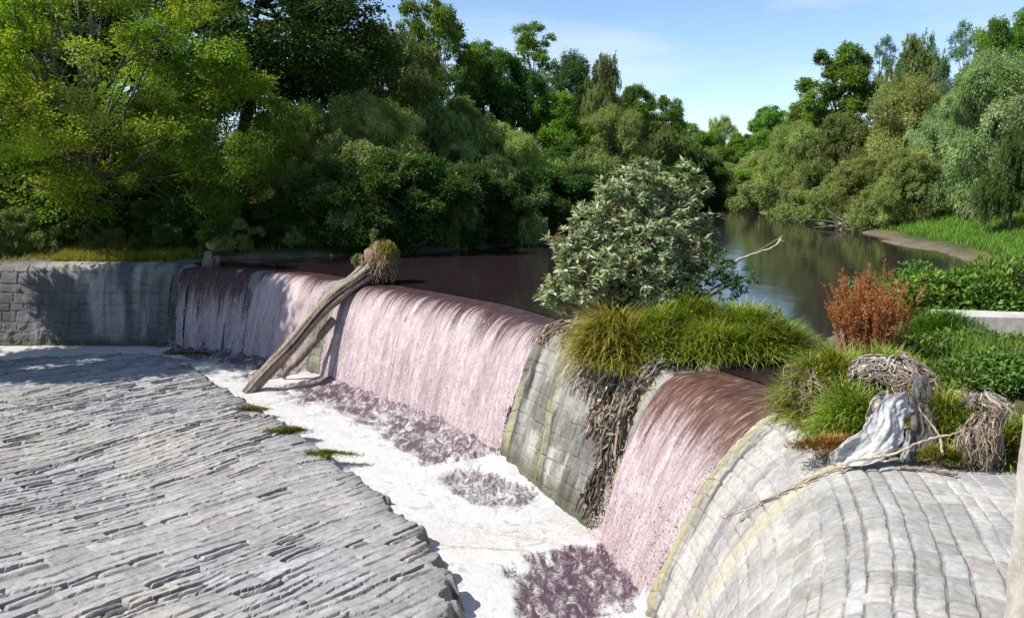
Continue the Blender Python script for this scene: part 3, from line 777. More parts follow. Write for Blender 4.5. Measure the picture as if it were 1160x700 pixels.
def tree_mesh(name, seed, H, R, style, nl=14, hb=.2, cols=((.06, .1, .02),), L=.13, W=.07, ncl=42, nlf=60,
              lean=(0, 0), stems=1, bark=(.11, .09, .07), rt=None, lob=(.21, .37), twigs=.16, sprd=(.3, .95)):
    r = np.random.default_rng(seed)
    tb_ = MB(); cb_ = MB()
    rt = rt or H * (.010 if style == 'airy' else .022)  # trunk radius
    cols = np.asarray(cols, float)
    bases = [A(0, 0, -.3)] if stems == 1 else [A(math.cos(q) * .35, math.sin(q) * .35, -.3) for q in np.linspace(0, 2 * pi, stems, endpoint=False) + r.random()]
    fork = []
    for b in bases:
        f = A(lean[0] * H, lean[1] * H, H * (hb + .10) * r.uniform(.9, 1.15)) + b * A(2.5, 2.5, 0) + r.normal(size=3) * .2
        mid = b * .5 + f * .5 + A(*(r.normal(size=2) * .18 * (1 + H * .06)), 0)
        pts = bez(b, mid, f, 8)
        tube(tb_, pts, np.linspace(rt * (1.25 if stems == 1 else .85), rt * (.75 if stems == 1 else .5), 8), 8, bark, rough=.12, seed=seed)
        fork.append(f)
    for j in range(nl):
        t = (j + .5) / nl; h = t ** .9
        z = H * (hb + (.9 - hb) * h)
        prof = math.sin(pi * (.14 + .76 * h)) ** .7
        an = j * 2.39996 + r.uniform(-.5, .5)
        rho = R * prof * r.uniform(*sprd) * (0.3 if j == nl - 1 else 1)
        c = A(math.cos(an) * rho + lean[0] * H * (1.0 + .9 * h), math.sin(an) * rho + lean[1] * H * (1 + .9 * h), z)
        lr = R * r.uniform(*lob) * (1 - .22 * h)
        f = fork[j % len(fork)]
        start = f + A(lean[0], lean[1], 1) * H * max(0, h - .35) * .45
        if start[2] > c[2] - .1: start = f * A(1, 1, .85)
        pts = bez(start, (start + c) * .5 + A(0, 0, -.10 * H * (.4 + r.random())) + r.normal(size=3) * .15, c, 7)
        tube(tb_, pts, np.linspace(rt * .5, rt * .13, 7), 6, bark, cap=False, rough=.15, seed=seed + j)
        nc = int(ncl * (lr / (R * .37)) ** 2 * r.uniform(.75, 1.2))
        d = r.normal(size=(nc, 3)); d[:, 2] = d[:, 2] * .85 + .28
        outv = nrm(c - A(lean[0] * H, lean[1] * H, z * .85 + H * .05)); d = nrm(nrm(d) + outv * .35)
        rad = lr * (1.02 - .5 * r.random(nc) ** 2.2)
        q = c + d * rad[:, None] * A(1, 1, .82)
        for kq in range(nc):
            if r.random() < twigs:
                tube(tb_, bez(c + (q[kq] - c) * .1, (c + q[kq]) * .5 + r.normal(size=3) * .12, q[kq], 4), [rt * .10, rt * .07, rt * .05, .006], 4, np.array(bark) * 1.25, cap=False)
        lc = (.35 * cols[r.integers(0, len(cols), nc)] + .65 * cols[r.integers(0, len(cols))]) * r.uniform(.8, 1.2, (nc, 1)) * r.uniform(.78, 1.25)
        if style in ('broad', 'airy', 'mop'):
            cr = lr * (.36 if style == 'airy' else .30) * r.uniform(.7, 1.25, nc)
            idx = np.repeat(np.arange(nc), nlf); n = len(idx)
            g_ = r.normal(size=(n, 3)) * A(1, 1, .6) * .62
            if style == 'mop': g_ = g_ * A(.8, .8, 1.35) + d[idx] * .3
            P = q[idx] + g_ * cr[idx][:, None]
            if style == 'mop': P[:, 2] -= r.random(n) ** 2 * lr * .30
            D = nrm(g_ + d[idx] * .5 + r.normal(size=(n, 3)) * .6 + A(0, 0, -1.1 if style == 'mop' else -.35))
            N = nrm(A(0, 0, 1) * .8 + d[idx] * .6 + r.normal(size=(n, 3)) * .55)
            leaves(cb_, P, D, N, L * r.uniform(.7, 1.3, n), W * r.uniform(.7, 1.25, n), lc[idx] * r.uniform(.78, 1.22, (n, 1)) * r.uniform(.93, 1.07, (n, 3)))
        else:
            # hanging strands of narrow leaves
            ns_ = 5; si = np.repeat(np.arange(nc), ns_); m = len(si)
            sl = lr * r.uniform(.4, 1.0, m) * (1.1 if style == 'willow' else .62)
            o2 = nrm(d[si] * A(1, 1, .4) + r.normal(size=(m, 3)) * .45)
            s0 = q[si] + r.normal(size=(m, 3)) * lr * .16
            k = max(6, nlf // ns_)
            li = np.repeat(np.arange(m), k); n = len(li)
            t_ = r.random(n)
            P = s0[li] + o2[li] * (sl[li] * .55 * t_)[:, None] + A(0, 0, 1) * (sl[li] * (.18 * t_ - .95 * t_ ** 2))[:, None] + r.normal(size=(n, 3)) * .035
            tang = nrm(o2[li] * .55 + A(0, 0, 1) * (.18 - 1.9 * t_)[:, None])
            D = nrm(tang + r.normal(size=(n, 3)) * .55 + A(0, 0, -.25))
            N = nrm(r.normal(size=(n, 3)) * .6 + A(0, 0, .8) + o2[li] * .6)
            leaves(cb_, P, D, N, L * r.uniform(.7, 1.3, n), W * r.uniform(.7, 1.3, n), (lc[si][li]) * r.uniform(.75, 1.25, (n, 1)) * r.uniform(.94, 1.06, (n, 3)))
    allv = np.concatenate(cb_.v)
    R = np.percentile(np.hypot(allv[:, 0] - lean[0] * H * 1.4, allv[:, 1] - lean[1] * H * 1.4), 96); H = np.percentile(allv[:, 2], 99.7)
    tm = tb_.mesh(name + '_trunk', True); tm.materials.append(M_bark)
    cm = cb_.mesh(name + '_crown'); cm.materials.append(M_leaf)
    return tm, cm, H, R

DK = ((0.056, 0.119, 0.024), (0.074, 0.143, 0.028), (0.047, 0.097, 0.023))
GR = ((0.145, 0.273, 0.035), (0.19, 0.325, 0.044), (0.112, 0.217, 0.032))
BR = ((0.154, 0.278, 0.028), (0.18, 0.292, 0.035), (0.119, 0.238, 0.028))
YG = ((0.263, 0.384, 0.029), (0.303, 0.376, 0.038), (0.198, 0.343, 0.027), (0.342, 0.376, 0.04))
OL = ((0.294, 0.371, 0.107), (0.359, 0.425, 0.139), (0.229, 0.315, 0.085))
OLD = ((0.209, 0.282, 0.085), (0.173, 0.24, 0.068), (0.271, 0.336, 0.117))
SV = ((0.284, 0.374, 0.18), (0.221, 0.321, 0.117), (0.362, 0.443, 0.234), (0.168, 0.268, 0.072))
BG = ((0.154, 0.246, 0.123), (0.123, 0.2, 0.123))
V = {}
V['ash1'] = tree_mesh('ash1', 11, 10, 4.0, 'broad', 30, .08, GR, .19, .11, 62, 62)
V['ash2'] = tree_mesh('ash2', 12, 10, 3.6, 'broad', 28, .08, GR, .19, .11, 62, 62)
V['bright1'] = tree_mesh('bright1', 13, 8, 3.6, 'broad', 28, .05, BR, .20, .12, 60, 60)
V['dark1'] = tree_mesh('dark1', 14, 11, 4.6, 'broad', 36, .10, DK, .19, .11, 60, 62)
V['dark2'] = tree_mesh('dark2', 15, 10, 4.0, 'broad', 34, .03, DK, .19, .11, 60, 62)
V['pirul1'] = tree_mesh('pirul1', 16, 7, 3.6, 'mop', 34, .08, OL, .17, .065, 64, 66)
V['pirul2'] = tree_mesh('pirul2', 17, 7, 3.4, 'mop', 32, .05, OL, .17, .065, 64, 66)
V['pirul3'] = tree_mesh('pirul3', 18, 8, 3.8, 'droop', 36, .08, OLD, .20, .06, 64, 85)
V['willow'] = tree_mesh('willow', 19, 8, 3.8, 'mop', 38, .08, SV, .18, .065, 64, 66, bark=(.2, .18, .15))
V['weep'] = tree_mesh('weep', 20, 6, 2.6, 'willow', 22, .25, ((.12, .21, .05), (.17, .25, .08), (.10, .17, .035)), .18, .05, 56, 95)
V['sparse'] = tree_mesh('sparse', 21, 11, 2.4, 'airy', 26, .25, BG, .17, .06, 36, 46, twigs=.5, lob=(.20, .34), bark=(.2, .18, .16))
V['sparse2'] = tree_mesh('sparse2', 23, 11, 2.2, 'airy', 26, .25, BR, .17, .08, 36, 46, twigs=.4, lob=(.22, .36), bark=(.2, .18, .16))
V['airy1'] = tree_mesh('airy1', 22, 11, 5.2, 'airy', 72, .08, YG, .115, .062, 100, 64, stems=3, twigs=.22, bark=(.16, .14, .115), lob=(.13, .23), sprd=(.25, 1.0))
V['airy2'] = tree_mesh('airy2', 24, 9, 4.2, 'airy', 56, .05, YG[2:3] + GR[1:2] + BR[2:], .115, .062, 100, 64, stems=3, twigs=.22, bark=(.16, .14, .115), lob=(.14, .24), sprd=(.25, 1.0))
V['shrub1'] = tree_mesh('shrub1', 25, 2.4, 1.6, 'broad', 18, .03, GR + OLD, .085, .045, 90, 60, stems=3, rt=.04)
V['shrub2'] = tree_mesh('shrub2', 26, 2.2, 1.7, 'droop', 18, .03, OLD + OL, .10, .035, 80, 70, stems=3, rt=.04)
V['shade1'] = tree_mesh('shade1', 29, 2.4, 1.6, 'broad', 18, .03, DK, .085, .045, 90, 60, stems=3, rt=.04)  # bank shrub with darkened leaves: the shade there is put into the colour
V['lean'] = tree_mesh('lean', 27, 13, 5.2, 'broad', 40, .36, DK, .18, .105, 60, 62, lean=(.08, .0), stems=2, rt=.30, bark=(.045, .038, .032))
V['round'] = tree_mesh('round', 28, 11, 3.4, 'broad', 28, .26, GR, .19, .11, 60, 62)

TG = {'tree': None}
def tree(kind, pxl, ytop, d, wpx, label, group, name='tree', cat='tree', rz=None, Xo=None, zbase=None, sq=1.0):
    tm, cm, h0, r0 = V[kind]
    X_ = at(pxl, 200, d)[0] if Xo is None else Xo
    g0 = max(gz(X_, d), -.1) if zbase is None else zbase
    top = at(pxl, ytop, d)[2]
    hh = max(top - g0, .6); rr = wpx * .5 * d * .985 / FPX
    e = empty(name, (X_, d, g0), rng.uniform(0, 6.28) if rz is None else rz, 1)
    e.scale = (rr / r0, rr / r0, hh / h0 * sq)
    tag(e, label, cat, group)
    link('trunk', tm, e); link('crown', cm, e)
    return e
LBG = 'trees on the left bank'; RBG = 'trees on the right bank'; FBG = 'trees at the far bend of the river'
# left bank, front
tree('airy1', 92, -75, 32.6, 390, 'large feathery yellow green tree above the left wall, several grey stems', LBG, rz=.6)
tree('airy2', 235, 60, 33.0, 210, 'smaller green tree right of the yellow green one, foliage hanging over the bank', LBG, rz=2.2)
tree('airy1', -75, -60, 36.5, 250, 'yellow green tree cut by the left edge of the photo', LBG, rz=4.0)
tree('lean', 285, -70, 40, 270, 'tall dark tree with two black leaning limbs behind the yellow green tree', LBG, rz=.15)
tree('ash2', 0, -330, 24.0, 350, 'tall green tree nearest the wall corner beyond the left edge', 'trees beyond the left edge', Xo=-19.9, zbase=-.4)
tree('dark1', 120, -40, 46, 260, 'dark tree standing behind the yellow green tree', LBG)
tree('dark2', 10, -10, 44, 220, 'dark tree behind the left edge of the yellow green foliage', LBG)
tree('pirul2', 345, 118, 36.5, 110, 'low olive tree with hanging foliage under the dark leaning tree', LBG)
tree('pirul1', 418, 108, 37.5, 130, 'rounded olive grey tree with weeping twigs above the mossy log', LBG, rz=1.0)
tree('pirul3', 430, 30, 47, 150, 'tall olive drooping tree whose top meets the sky right of the dark tree', LBG)
tree('ash1', 488, 2, 56, 112, 'tall rounded green tree, highest against the sky on the left bank', LBG)
tree('dark2', 470, 90, 50, 110, 'dark tree in shade between two olive trees on the left bank', LBG)
tree('pirul3', 520, 112, 44, 120, 'olive drooping tree leaning over the dark left water edge', LBG)
tree('pirul2', 588, 150, 43.5, 75, 'lowest pale olive tree reaching over the water on the left bank', LBG)
tree('ash2', 545, 50, 60, 90, 'dark green tree right of the highest rounded tree', LBG)
tree('dark2', 575, 62, 58, 100, 'broad dark tree in the middle of the left bank', LBG)
tree('sparse2', 604, 28, 62, 62, 'slender light green tree with open branches rising above its neighbours', LBG)
tree('dark1', 648, 62, 68, 78, 'dark olive tree with a gap of sky on its left', LBG)
tree('pirul3', 682, 66, 66, 66, 'dark drooping tree topping the right half of the left bank', LBG)
tree('bright1', 632, 108, 57, 88, 'sunlit bright green tree in the middle of the left bank', LBG)
tree('pirul1', 690, 122, 60, 92, 'olive tree with hanging foliage above the pale shrub', LBG)
tree('dark2', 640, 165, 52, 96, 'dark shaded tree at the water behind the pale shrub', LBG, sq=1.0)
tree('ash2', 718, 98, 77, 66, 'green tree on the falling skyline left of the river gap', LBG)
tree('ash1', 748, 112, 80, 74, 'last green tree on the falling skyline left of the river gap', LBG)
tree('pirul3', 742, 140, 68, 100, 'dark olive tree over the water left of the river gap', LBG)
tree('dark2', 778, 170, 74, 62, 'small dark tree overhanging the narrow river gap', LBG)
# far bend
tree('pirul2', 815, 133, 112, 46, 'pale green round topped tree at the far bend', FBG)
tree('bright1', 800, 150, 102, 56, 'bright green tree at the end of the river, left of the pale one', FBG)
tree('bright1', 836, 152, 100, 56, 'bright green tree at the end of the river, right of the pale one', FBG)
tree('pirul1', 822, 185, 94, 64, 'low grey green tree at the waterline of the far bend', FBG)
tree('ash1', 775, 140, 108, 60, 'green tree behind the river gap', FBG)
# right bank
tree('ash2', 868, 122, 86, 64, 'dark green tree on the right bank nearest the river gap', RBG)
tree('bright1', 902, 118, 78, 70, 'bright green tree left of the tall round tree', RBG)
tree('pirul2', 868, 172, 76, 70, 'low olive tree at the waterline right of the river gap', RBG)
tree('round', 948, 52, 66, 98, 'tall round green tree standing against the sky on the right bank', RBG)
tree('sparse', 992, 42, 68, 46, 'thin grey tree right of the tall round tree', RBG)
tree('pirul3', 1026, 44, 64, 84, 'grey olive tree with a soft drooping top, second right of the tall round tree', RBG)
tree('pirul1', 905, 140, 62, 84, 'olive tree over the water below the tall round tree', RBG)
tree('pirul3', 948, 132, 54, 110, 'dense olive drooping tree over the water on the right bank', RBG)
tree('pirul1', 1024, 88, 52, 120, 'broad olive drooping tree in the middle of the right bank', RBG)
tree('pirul2', 975, 180, 47.5, 90, 'low olive tree beside the dead branches on the right shore', RBG)
tree('pirul2', 1028, 170, 43, 84, 'grey green bush tree above the mud spit', RBG)
tree('sparse', 1082, 26, 58, 58, 'sparse blue grey tree with an open crown near the upper right corner', RBG)
tree('ash2', 1116, 24, 56, 74, 'mid green tree rising behind the silver tree', RBG)
tree('round', 1150, 10, 60, 80, 'green tree in the upper right corner', RBG)
tree('willow', 1120, 62, 40.5, 126, 'silvery tree with pale drooping leaves on the right bank', RBG)
tree('willow', 1072, 110, 45, 90, 'smaller silvery tree left of the large silvery one', RBG)
tree('weep', 1150, 148, 35.5, 76, 'green weeping tree hanging over the grass at the right edge', RBG)
tree('willow', 1215, 40, 38, 150, 'silvery tree cut by the right edge of the photo', RBG)
# off the left edge: they shade the left wall
#==PLANTS==
# ------------------------------------------------------------------ shrubs and undergrowth on the banks
def bush(kind, X_, Y_, h, rr, label, group, name='shrub', cat='shrub', dz=-.05):
    tm, cm, h0, r0 = V[kind]
    e = empty(name, (X_, Y_, max(gz(X_, Y_), -.1) + dz), rng.uniform(0, 6.28)); e.scale = (rr / r0, rr / r0, h / h0)
    tag(e, label, cat, group); link('stem', tm, e); link('crown', cm, e); return e
lbs = spline(np.array(LB[::-1]), 10)
for i_, t in enumerate(np.linspace(.06, .80, 30)):
    q = lbs[int(t * (len(lbs) - 1))]; T = nrm(lbs[min(int(t * (len(lbs) - 1)) + 1, len(lbs) - 1)] - q)
    nn = A(-T[1], T[0]); o_ = .5 + rng.uniform(0, 1.6)
    q = q + nn * o_
    hh = rng.uniform(1.3, 2.6) * (1 + .012 * q[1]); 
    if q[1] < 33.5: hh *= .55
    bush(('shade1', 'shade1', 'shrub2')[i_ % 3], q[0], q[1], hh, hh * rng.uniform(.75, 1.0), 'dark shrub in the shade along the left water edge', 'shrubs along the left water edge')
for i_ in range(12):
    x_ = rng.uniform(-30, -6); y_ = rng.uniform(40, 46) + max(0, x_ + 14) * .5
    bush('shade1', x_, y_, rng.uniform(1.6, 3.2), rng.uniform(1.6, 2.6), 'dark shrub among the trunks on the left bank slope', 'shrubs among the trunks on the left bank')
for x_, y_, h_ in ((-17.3, 31.4, 1.3), (-16.1, 31.7, 1.2), (-15.0, 32.2, 1.1), (-14.0, 32.8, 1.0), (-16.8, 33.0, 1.8), (-13.0, 33.2, .9), (-18.8, 31.3, 1.5), (-17.6, 31.9, 1.3), (-20.2, 31.0, 1.7), (-16.2, 32.4, 1.2), (-21.6, 31.6, 2.0), (-14.9, 32.8, 1.0), (-20.5, 33.0, 2.2), (-18.6, 34.2, 2.4), (-17.2, 32.6, 1.5), (-22.5, 34.5, 2.6), (-15.0, 35.0, 1.8), (-12.8, 34.2, 1.5), (-19.8, 36.5, 2.6), (-10.6, 33.2, 1.1)):
    bush(('shade1', 'shrub2')[int(h_ * 10) % 2], x_, y_, h_ * 1.15, h_ * 1.15, 'brownish shrub under the yellow green tree', 'shrubs under the yellow green tree')
rbs = spline(np.array(RB), 10)
for i_, t in enumerate(np.linspace(.50, .93, 20)):
    q = rbs[int(t * (len(rbs) - 1))]; hh = rng.uniform(1.6, 3.4)
    if q[1] < 43: continue
    q = q + A(rng.uniform(.9, 2.2), 0) if q[1] < 80 else q + A(.8, 1)
    bush(('shrub2', 'shrub1')[i_ % 3 == 0], q[0], q[1], hh, hh * rng.uniform(.8, 1.1), 'grey green shrub along the right shore under the trees', 'shrubs along the right shore')

# ------------------------------------------------------------------ grass
def patch(n, fx, fy, keepf, L, W, cols, lean=.5, droop=.8, tip=None, seed=0, zo=0.0):
    r = np.random.default_rng(seed)
    x = r.uniform(*fx, n); y = r.uniform(*fy, n)
    k = keepf(x, y); x = x[k]; y = y[k]; n = len(x)
    P = np.stack([x, y, ground(x, y) - .02 + zo], 1)
    c = np.asarray(cols, float)[r.integers(0, len(cols), n)] * r.uniform(.75, 1.25, (n, 1))
    mb = MB()
    blades(mb, P, r.uniform(0, 6.28, n), L * r.uniform(.5, 1.3, n), W * r.uniform(.7, 1.3, n), lean * r.random(n), droop * r.random(n), c, 3, tip)
    return mb
YGR = ((.26, .32, .04), (.32, .33, .05), (.20, .29, .03), (.36, .31, .07))
GRN = ((.10, .21, .02), (.13, .24, .025), (.08, .17, .02)); YEL = ((.30, .27, .05), (.25, .25, .04), (.36, .29, .08)); DRY = ((.34, .27, .13), (.40, .31, .15), (.28, .24, .10))
n1_ = lambda x, y, s, f=.5: fbm(x * f, y * f, s, 3)
mb = patch(12000, (-15.6, -11.3), (29.45, 31.8), lambda x, y: (n1_(x, y, 700, .9) > .36), .26, .022, YGR, .7, 1.0, seed=1)
m2 = patch(9000, (-13.6, -10.9), (29.6, 33.0), lambda x, y: (n1_(x, y, 701, .9) > .36), .28, .022, GRN + YGR[:2], .7, 1.0, seed=2)
m3 = patch(9000, (-24, -14), (29.6, 33), lambda x, y: (n1_(x, y, 702, .7) > .40), .26, .022, DRY[:1] + YGR, .7, 1.0, seed=3)
for m in (m2, m3): mb.add(np.concatenate(m.v), np.concatenate(m.f), np.concatenate(m.c))
tag(mb.build('wall_top_grass', M_grass), 'yellow and green grass along the top of the left wall', 'grass', kind='stuff')
mb = patch(30000, (-26, 4), (32, 50), lambda x, y: (n1_(x, y, 703, .35) > .42) & (ground(x, y) > .25), .45, .03, DRY + GRN[2:] + YEL[:1], seed=4)
tag(mb.build('bank_grass', M_grass), 'dry and green grass on the shaded slope of the left bank', 'grass', kind='stuff')
mb = patch(60000, (15.6, 27), (26, 44), lambda x, y: (ground(x, y) > .22),   .32, .03, ((.15, .29, .03), (.19, .33, .04), (.11, .23, .025)), seed=5)
tag(mb.build('bank_grass', M_grass), 'bright green grass sloping to the water on the right bank', 'grass', kind='stuff')
mb = patch(24000, (5.0, 16), (14.5, 27), lambda x, y: (ground(x, y) > .2), .35, .022, GRN + YEL[1:2], seed=6)
tag(mb.build('bank_grass', M_grass), 'short green grass beside the concrete ledge on the right bank', 'grass', kind='stuff')
mb = patch(20000, (4.0, 9.5), (8.4, 14.5), lambda x, y: (ground(x, y) > .26) & (n1_(x, y, 706, 1.2) > .36), .22, .014, GRN + YEL[1:2], seed=7)
tag(mb.build('ground_cover', M_grass), 'green ground cover on the silted mound behind the paved crest', 'ground cover', kind='stuff')

def tussock(label, c, rx, ry, hm, n, L, W, cols, lean=1.0, droop=1.3, seed=0, tip=None, group='grass tussocks on the weir', name='grass_tussock', cat='grass', hang=None, up=.25):
    r = np.random.default_rng(seed)
    a = r.uniform(0, 6.28, n); q = np.sqrt(r.random(n))
    kt = max(5, int(10 * math.sqrt(n / 3000)))                      # several tufts, each radiating from its own crown
    ta = r.uniform(0, 6.28, kt); tq = np.sqrt(r.random(kt)) * .9
    T_ = np.stack([np.cos(ta) * tq, np.sin(ta) * tq], 1); ti = r.integers(0, kt, n); ts = r.uniform(.65, 1.3, kt)
    off_ = r.normal(size=(n, 2)) * .30
    uv_ = T_[ti] + off_; q = np.minimum(np.hypot(uv_[:, 0], uv_[:, 1]), 1.15)
    P = np.stack([uv_[:, 0] * rx, uv_[:, 1] * ry, hm * np.maximum(1 - q ** 2, -.1) * .8 + hm * .35 * np.exp(-(off_ ** 2).sum(1) / .10) * (ts[ti] - .6)], 1)
    a = np.where(r.random(n) < .7, np.arctan2(off_[:, 1] * ry, off_[:, 0] * rx), np.arctan2(P[:, 1], P[:, 0])); q = np.clip(.35 * q + 1.1 * np.hypot(off_[:, 0], off_[:, 1]), 0, 1)
    L = L * ts[ti]; W = W * 1.35; tcol = r.uniform(.65, 1.3, kt)[ti]
    P[:, 2] += .25 * hm * (vn(P[:, 0] * 4 + seed, P[:, 1] * 4, seed) - .5)
    ca_ = np.asarray(cols, float)[r.integers(0, len(cols), n)]
    cl = .72 + .56 * vn(P[:, 0] * 5 + 3, P[:, 1] * 5, seed + 1)
    c_ = ca_ * (cl * tcol)[:, None] * r.uniform(.8, 1.2, (n, 1))
    c_ = np.where((r.random(n) < .07)[:, None], np.array([.36, .29, .15]) * r.uniform(.6, 1.2, (n, 1)), c_)
    mb = MB()
    az_ = a + r.normal(size=n) * .7
    if hang is not None: az_ = np.where(r.random(n) < .6, hang + r.normal(size=n) * .6, az_)
    blades(mb, P, az_, L * r.uniform(.35, 1.3, n), W * r.uniform(.7, 1.3, n), np.clip(q * lean * r.uniform(.4, 1.2, n) + up * r.random(n), 0, 1.6), droop * r.uniform(.4, 1.2, n), c_, 4, tip)
    o = mb.build(name, M_grass); o.location = c
    return tag(o, label, cat, group)
GM = ((.26, .38, .035), (.34, .43, .05), (.18, .29, .03)); GY = ((.33, .30, .04), (.28, .29, .035), (.24, .29, .03), (.36, .27, .05))
tussock('yellow green tussock draping over the bare stone face under the shrub', (1.75, 14.75, .02), .50, .62, .42, 5200, .62, .016, GY, 1.0, 1.9, 31, hang=math.radians(205))
tussock('green tussock beside the yellow one, below the right side of the shrub', (2.45, 14.85, .12), .55, .6, .46, 5200, .40, .016, GM + GY[2:3], 1.0, 1.5, 32)
tussock('wide bright green grass mound at the right end of the islet', (4.0, 15.05, .12), 1.0, .62, .46, 9500, .36, .017, GM, 1.0, 1.5, 33)
tussock('green grass mound between the shrub and the widest mound', (3.2, 15.5, .18), .8, .65, .62, 7000, .38, .017, GM, 1.0, 1.4, 34)
tussock('low grass at the water edge in front of the widest mound', (3.35, 14.55, .08), .75, .34, .34, 4800, .48, .014, GM[:1] + GY[2:3], 1.0, 1.7, 35, hang=math.radians(250))
tussock('green tussock with dry edges at the left end of the debris mound', (4.0, 10.9, .14), .42, .55, .62, 4200, .36, .012, GM[1:] + GY[:1], 1.0, 1.5, 36, hang=math.radians(210))
tussock('bright green tussock at the foot of the debris mound, left of the plastic sheet', (3.95, 9.95, .12), .36, .40, .42, 3600, .30, .011, GM, 1.0, 1.4, 37, hang=math.radians(230))
tussock('upper green tussock at the base of the rust red plant', (4.75, 11.2, .40), .5, .4, .26, 3800, .30, .012, GM + GY[2:3], 1.0, 1.3, 38)
tussock('olive tussock between the two root clumps', (4.95, 9.75, .12), .34, .36, .40, 2800, .28, .011, GM[2:] + GY[1:2], 1.0, 1.4, 39)
tussock('small tussock at the right edge beside the concrete post', (5.55, 9.25, .12), .30, .30, .30, 2200, .26, .011, GM[2:] + GY[1:3], 1.0, 1.4, 40)
tussock('orange brown moss at the front of the debris mound', (3.62, 9.45, .12), .42, .16, .10, 2200, .09, .010, ((.36, .20, .05), (.30, .15, .04), (.40, .26, .08)), 1.0, .8, 41, name='moss', cat='moss', group='moss on the paved crest')
tussock('yellow moss patch in front of the right root clump', (4.55, 9.05, .12), .34, .13, .09, 1700, .09, .010, ((.34, .30, .06), (.28, .26, .05)), 1.0, .8, 42, name='moss', cat='moss', group='moss on the paved crest')
k_ = 0
for (px_, py_, s_, lb) in ((325, 489, .34, 'largest grass tuft in the apron edge, under the log'), (372, 516, .36, 'grass tuft at the apron edge, second below the log'), (284, 464, .26, 'thin moss tuft on the apron edge beside the log foot'), (30, 636, .16, 'moss streak near the lower left corner'), (442, 692, .13, 'moss tuft by the lower edge of the apron'), (486, 690, .16, 'moss tuft at the dark lower corner of the apron'), (215, 402, .45, 'olive moss on the far corner of the apron')):
    c_ = atz(px_, py_, -2.34); k_ += 1
    tussock(lb, c_, s_ * 1.3, s_ * .5, .05, int(1500 * s_ / .3), .085, .012, ((.13, .15, .02), (.20, .19, .03), (.09, .12, .02)), 1.1, 1.0, 60 + k_, name='grass_tuft', cat='grass tuft', group='tufts growing on the apron')

# ------------------------------------------------------------------ pale shrub on the weir
def lobe_shrub(name, label, base, lobes, nros, cols, L, W, seed, stemc=(.14, .10, .07)):
    r = np.random.default_rng(seed); tb_ = MB(); cb_ = MB(); cols = np.asarray(cols, float)
    base = np.asarray(base, float)
    for (px_, py_, Y_, rr_) in lobes:
        c = at(px_, py_, Y_) - base
        tube(tb_, bez(r.normal(size=3) * A(.15, .12, 0), c * A(.35, .35, .6), c, 7), np.linspace(.055, .014, 7), 6, stemc, cap=False)
        n = int(nros * rr_ ** 2)
        d = nrm(r.normal(size=(n, 3)) + A(-.1, -.25, .25)); q = c + d * (rr_ * (1.08 - .65 * r.random(n) ** 1.6))[:, None] * A(1, 1, .92)
        q = q + r.normal(size=(n, 3)) * .085
        for j in range(0, n, 5):
            tube(tb_, bez(c * .8 + q[j] * .2, (c + q[j]) * .5, q[j], 4), [.012, .009, .006, .004], 4, stemc, cap=False)
        kk_ = 13; idx = np.repeat(np.arange(n), kk_); m = n * kk_
        az_ = r.uniform(0, 6.28, m); el = r.uniform(-.75, .75, m)
        D = nrm(np.stack([np.cos(az_) * np.cos(el), np.sin(az_) * np.cos(el), np.sin(el)], 1) + d[idx] * .55)
        N = nrm(A(0, 0, 1) + r.normal(size=(m, 3)) * .35 + d[idx] * .3)
        c_ = cols[r.integers(0, len(cols), m)] * r.uniform(.8, 1.2, (n, 1))[idx] * r.uniform(.85, 1.15, (m, 1))
        leaves(cb_, q[idx] + r.normal(size=(m, 3)) * .025, D, N, L * r.uniform(.6, 1.25, m), W * r.uniform(.7, 1.2, m), c_)
    e = empty(name, base); tag(e, label, 'shrub')
    tb_.build('stem', M_bark, e, True); cb_.build('crown', M_shrub, e)
    return e, r
PALE = ((.33, .39, .20), (.40, .45, .28), (.25, .32, .14), (.48, .51, .38), (.20, .28, .11))
sb = A(2.0, 16.5, .15)
lob = [(700, 216, 16.5, .34), (768, 214, 16.7, .32), (798, 268, 16.7, .24), (668, 250, 16.5, .36), (722, 208, 16.6, .34), (775, 238, 16.6, .38), (645, 275, 16.2, .30), (705, 228, 16.4, .36), (738, 218, 16.8, .42), (715, 235, 16.4, .42), (768, 250, 16.7, .42), (690, 262, 16.2, .45), (735, 275, 16.0, .55), (670, 285, 16.3, .40), (775, 290, 16.4, .48), (655, 300, 16.0, .36), (700, 310, 15.8, .5),
       (640, 328, 16.2, .36), (625, 338, 16.4, .26), (665, 335, 15.9, .36), (745, 320, 15.9, .5), (780, 312, 16.3, .36), (710, 345, 15.9, .38), (760, 345, 15.8, .36), (728, 200, 16.9, .26), (755, 232, 16.9, .36), (785, 262, 16.8, .26)]
e, r = lobe_shrub('pale_shrub', 'large pale grey green shrub growing on the middle of the weir', sb, lob, 235, PALE, .165, .058, 71)
mb = MB()
for (px_, py_, Y_, rr_) in lob:
    n = int(26 * rr_); c = at(px_, py_, Y_) - sb
    d = nrm(r.normal(size=(n, 3)) + A(0, -.5, .2)); P = np.repeat(c + d * rr_ * .98, 14, 0) + r.normal(size=(n * 14, 3)) * .045
    leaves(mb, P, nrm(r.normal(size=P.shape) + A(0, 0, .8)), r.normal(size=P.shape), .05, .03, var((.26, .15, .08), len(P)))
mb.build('seed_heads', M_leaf, e)
lobe_shrub('dark_green_weed', 'dark green leafy weed between the pale shrub and the grass mound', A(3.1, 16.2, .2), [(805, 300, 16.3, .36), (815, 322, 15.9, .36), (790, 330, 15.9, .36), (835, 318, 16.2, .26), (775, 345, 15.6, .3)], 260, ((.09, .16, .04), (.12, .19, .05), (.07, .12, .03)), .11, .045, 72)

